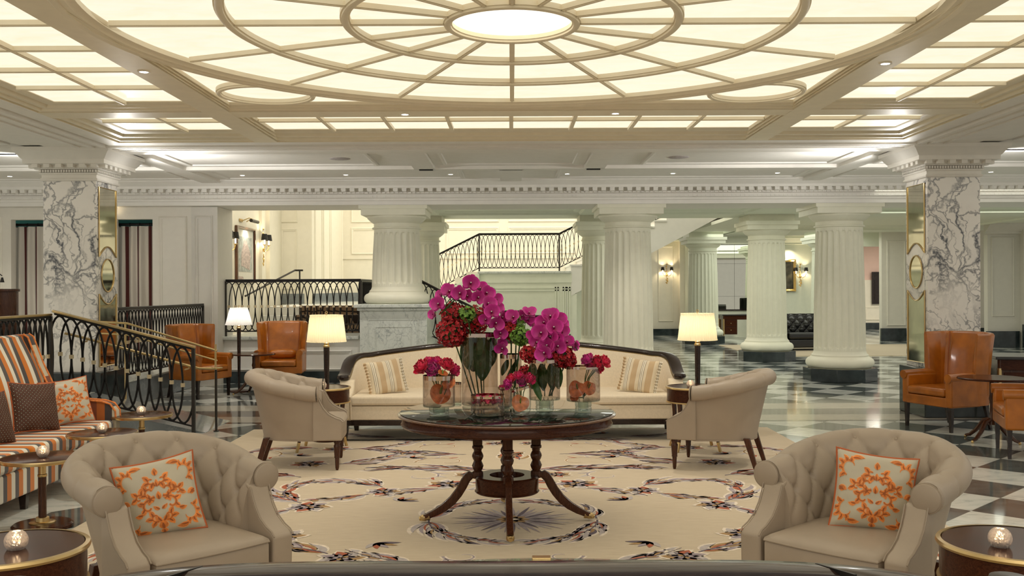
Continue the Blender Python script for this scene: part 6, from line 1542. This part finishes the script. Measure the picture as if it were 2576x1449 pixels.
# footed vase right of centre
D4 = 6.66; B4 = vb(1369, D4)
vase(B4.x, B4.y, .105, .275, 'footed glass vase with orchids right of the slanted vase', .022, (.062, .078))
hydrangea(1330, 890, D4-.02, .055, 'red', B4+Vector((-.02, 0, .10)), 'small dark red hydrangea head at the left rim of the footed vase', 80, seed=9)
hydrangea(1408, 893, D4, .078, 'red', B4+Vector((.03, 0, .10)), 'red hydrangea head at the right rim of the footed orchid vase', 120, seed=10)
hydrangea(1428, 905, D4+.03, .055, 'red', B4+Vector((.04, .02, .10)), 'dark red hydrangea head lowest at the right of the orchid cluster', 80, seed=11)
hydrangea(1320, 935, D3-.05, .04, 'red', vb(1312, D3-.05)+Vector((0, 0, .15)), 'shaded crimson bloom low between the two orchid vases', 50, seed=12)
spray_orchid('dense magenta orchid cluster above the footed vase', B4+Vector((0, 0, .10)), [(1370, 900, 0), (1375, 850, 0), (1385, 810, 0), (1400, 800, 0)], D4,
    [(1384, 798, 1.1, 0, -1, .5, -.02), (1370, 812, 1.0, -.4, -1, .4, -.04), (1402, 808, 1.05, .5, -1, .3, -.02), (1392, 825, 1.1, .1, -1, .2, -.10), (1362, 838, 1.1, -.2, -1, .1, -.14), (1408, 835, 1.0, .6, -.9, .1, -.04), (1384, 848, 1.05, .1, -1, 0, -.10),
     (1352, 862, .95, -.6, -1, -.1, -.06), (1376, 870, 1.05, 0, -1, -.1, -.12), (1370, 888, 1.1, -.1, -1, -.3, -.13), (1402, 870, 1.0, .3, -1, -.2, -.12), (1413, 815, .8, .9, -.4, .1, .02), (1342, 845, .8, -.8, -.6, .2, 0), (1395, 852, .9, .4, -1, .1, -.08)], 12)
spray_orchid('short orchid tip with buds reaching right of the cluster', B4+Vector((.05, 0, .10)), [(1400, 890, 0), (1425, 870, 0), (1445, 872, 0), (1452, 882, 0)], D4,
    [(1425, 862, .85, .4, -.8, .4, -.02), (1440, 872, .7, .8, -.6, .2, 0), (1448, 866, .5, .9, -.2, .5, 0)], 14)
for px, s in ((1340, -.05), (1362, .0), (1385, .02), (1400, -.03)):
    bigleaf(PD(px, 915, D4+s), PD(px+(4 if px > 1360 else -2), 985+abs(px-1370)*-.2, D4+s), .075, {1340: 'leftmost green leaf inside the footed orchid vase', 1362: 'broad green leaf at the middle of the footed orchid vase', 1385: 'third green leaf from left in the footed orchid vase', 1400: 'rightmost green leaf inside the footed orchid vase'}[px])
bigleaf(PD(1341, 955, D4-.12), PD(1359, 1008, D4-.15), .05, 'pointed green leaf hanging outside between the slanted and footed vases')
# left footed vase
D1 = 6.43; B1 = vb(1103, D1)
vase(B1.x, B1.y, .105, .205, 'footed glass vase of peonies at the left side of the round table', .028, (.066, .062))
PL = [(1057, 920, .066, 0, (-.6, -.6, .6), 'leftmost peony in the left footed vase'), (1086, 926, .068, 4, (-.1, -1, .4), 'pale magenta open peony at the front of the left vase'), (1098, 908, .060, 1, (0, -.3, 1), 'magenta peony topmost in the left vase'), (1124, 914, .060, 2, (.3, -.6, .8), 'crimson peony right of the middle in the left vase'), (1143, 928, .058, 3, (.8, -.5, .4), 'rightmost peony in the left footed vase'), (1075, 908, .055, 1, (-.4, .1, 1), 'magenta peony behind the open one in the left vase')]
for px, py, r, k, d, lb in PL: peony(px, py, D1-(.04 if d[1] < -.5 else -.02), r, k, B1+Vector((0, 0, .08)), lb, d)
anthurium(PD(1106, 990, D1-.02), .070, (.3, -1, .3), 'large orange anthurium curled inside the left footed vase', B1+Vector((0, 0, .09)))
anthurium(PD(1128, 962, D1-.04), .045, (-.1, -1, .4), 'small orange anthurium high inside the left footed vase', B1+Vector((0, 0, .09)))
anthurium(PD(1113, 940, D1-.06), .035, (.4, -.5, .9), 'orange anthurium peeping over the rim of the left vase', B1+Vector((0, 0, .09)))
# right footed vase
D5 = 6.58; B5 = vb(1466, D5)
vase(B5.x, B5.y, .113, .232, 'footed glass vase of peonies at the right side of the round table', .014, (.056, .078))
PL = [(1475, 903, .056, 4, (-.6, -.5, .7), 'leftmost peony in the right footed vase'), (1484, 915, .050, 1, (-.3, -1, .2), 'low front peony in the right footed vase'), (1502, 908, .060, 2, (.1, -.8, .8), 'brightest crimson peony in the right footed vase'), (1524, 908, .055, 0, (.8, -.5, .5), 'rightmost peony leaning out of the right footed vase'), (1508, 922, .05, 2, (.5, -.8, .0), 'lowest drooping peony in the right footed vase')]
for px, py, r, k, d, lb in PL: peony(px, py, D5-.02, r, k, B5+Vector((0, 0, .09)), lb, d)
anthurium(PD(1452, 978, D5-.02), .060, (-.4, -1, .3), 'large orange anthurium at left inside the right footed vase', B5+Vector((0, 0, .1)))
anthurium(PD(1480, 975, D5), .050, (.4, -1, .2), 'second orange anthurium at right inside the right footed vase', B5+Vector((0, 0, .1)))
anthurium(PD(1444, 1000, D5), .030, (-.2, -1, .5), 'small orange anthurium low inside the right footed vase', B5+Vector((0, 0, .1)))
# low bowl
D6 = 6.42; B6 = vb(1225, D6)
vase(B6.x, B6.y, .110, .115, 'low wide glass bowl with magenta petals at the front of the table', .016, (.075, .022), name='glass_bowl')
pb = MB(); rg = random.Random(4)
for i in range(60):
    a = rg.uniform(0, 6.28); q = .095*sqrt(rg.random()); st_ = len(pb.v); petal(pb, (0, 0, 0), rg.uniform(0, 6.3), 1.2, .035, .03, .9, 0, 4, 1, 0, .003, i); pb.xf(Matrix.Translation((q*cos(a), q*sin(a), .075+rg.uniform(0, .035))), st_)
o = pb.build('petals', 'peony', None, ang=80); o.location = B6; o['kind'] = 'stuff'; tag(o, 'loose magenta petals filling the low glass bowl', 'petals')
# slanted vase
D7 = 6.44; B7 = vb(1309, D7)
vase(B7.x, B7.y, .067, .185, 'small rounded glass vase with a slanted rim, at the front of the table', .015, None, slant=.018, gl='clearglass')
PL = [(1276, 965, .052, 4, (-.9, -.5, .2), 'purplish peony leaning left out of the slanted vase'), (1284, 950, .045, 0, (-.4, -.5, .7), 'dark red peony bud in the slanted vase'), (1304, 944, .050, 1, (0, -.5, 1), 'topmost magenta peony in the slanted vase'), (1312, 958, .046, 4, (0, -1, .1), 'front magenta peony in the slanted vase'), (1334, 952, .048, 3, (.6, -.8, .4), 'rightmost open peony in the slanted vase')]
for px, py, r, k, d, lb in PL: peony(px, py, D7-.01, r, k, B7+Vector((0, 0, .02)), lb, d)
anthurium(PD(1308, 1013, D7-.01), .058, (.05, -1, .25), 'coral anthurium pressed inside the slanted glass vase', B7+Vector((.0, 0, .02)))
# small vase behind
B8 = vb(1268, 6.72)
vase(B8.x, B8.y, .045, .14, 'small glass holding a pink bloom, mostly hidden behind the slanted vase', .014, (.035, .02))
peony(1262, 975, 6.72, .035, 1, B8+Vector((0, 0, .05)), 'small bright pink bloom between the tallest and slanted vases', (0, -.5, 1))
B9 = vb(1149, 6.95)
vase(B9.x, B9.y, .03, .15, 'small dark glass half hidden behind the left footed vase', .014, (.03, .02))
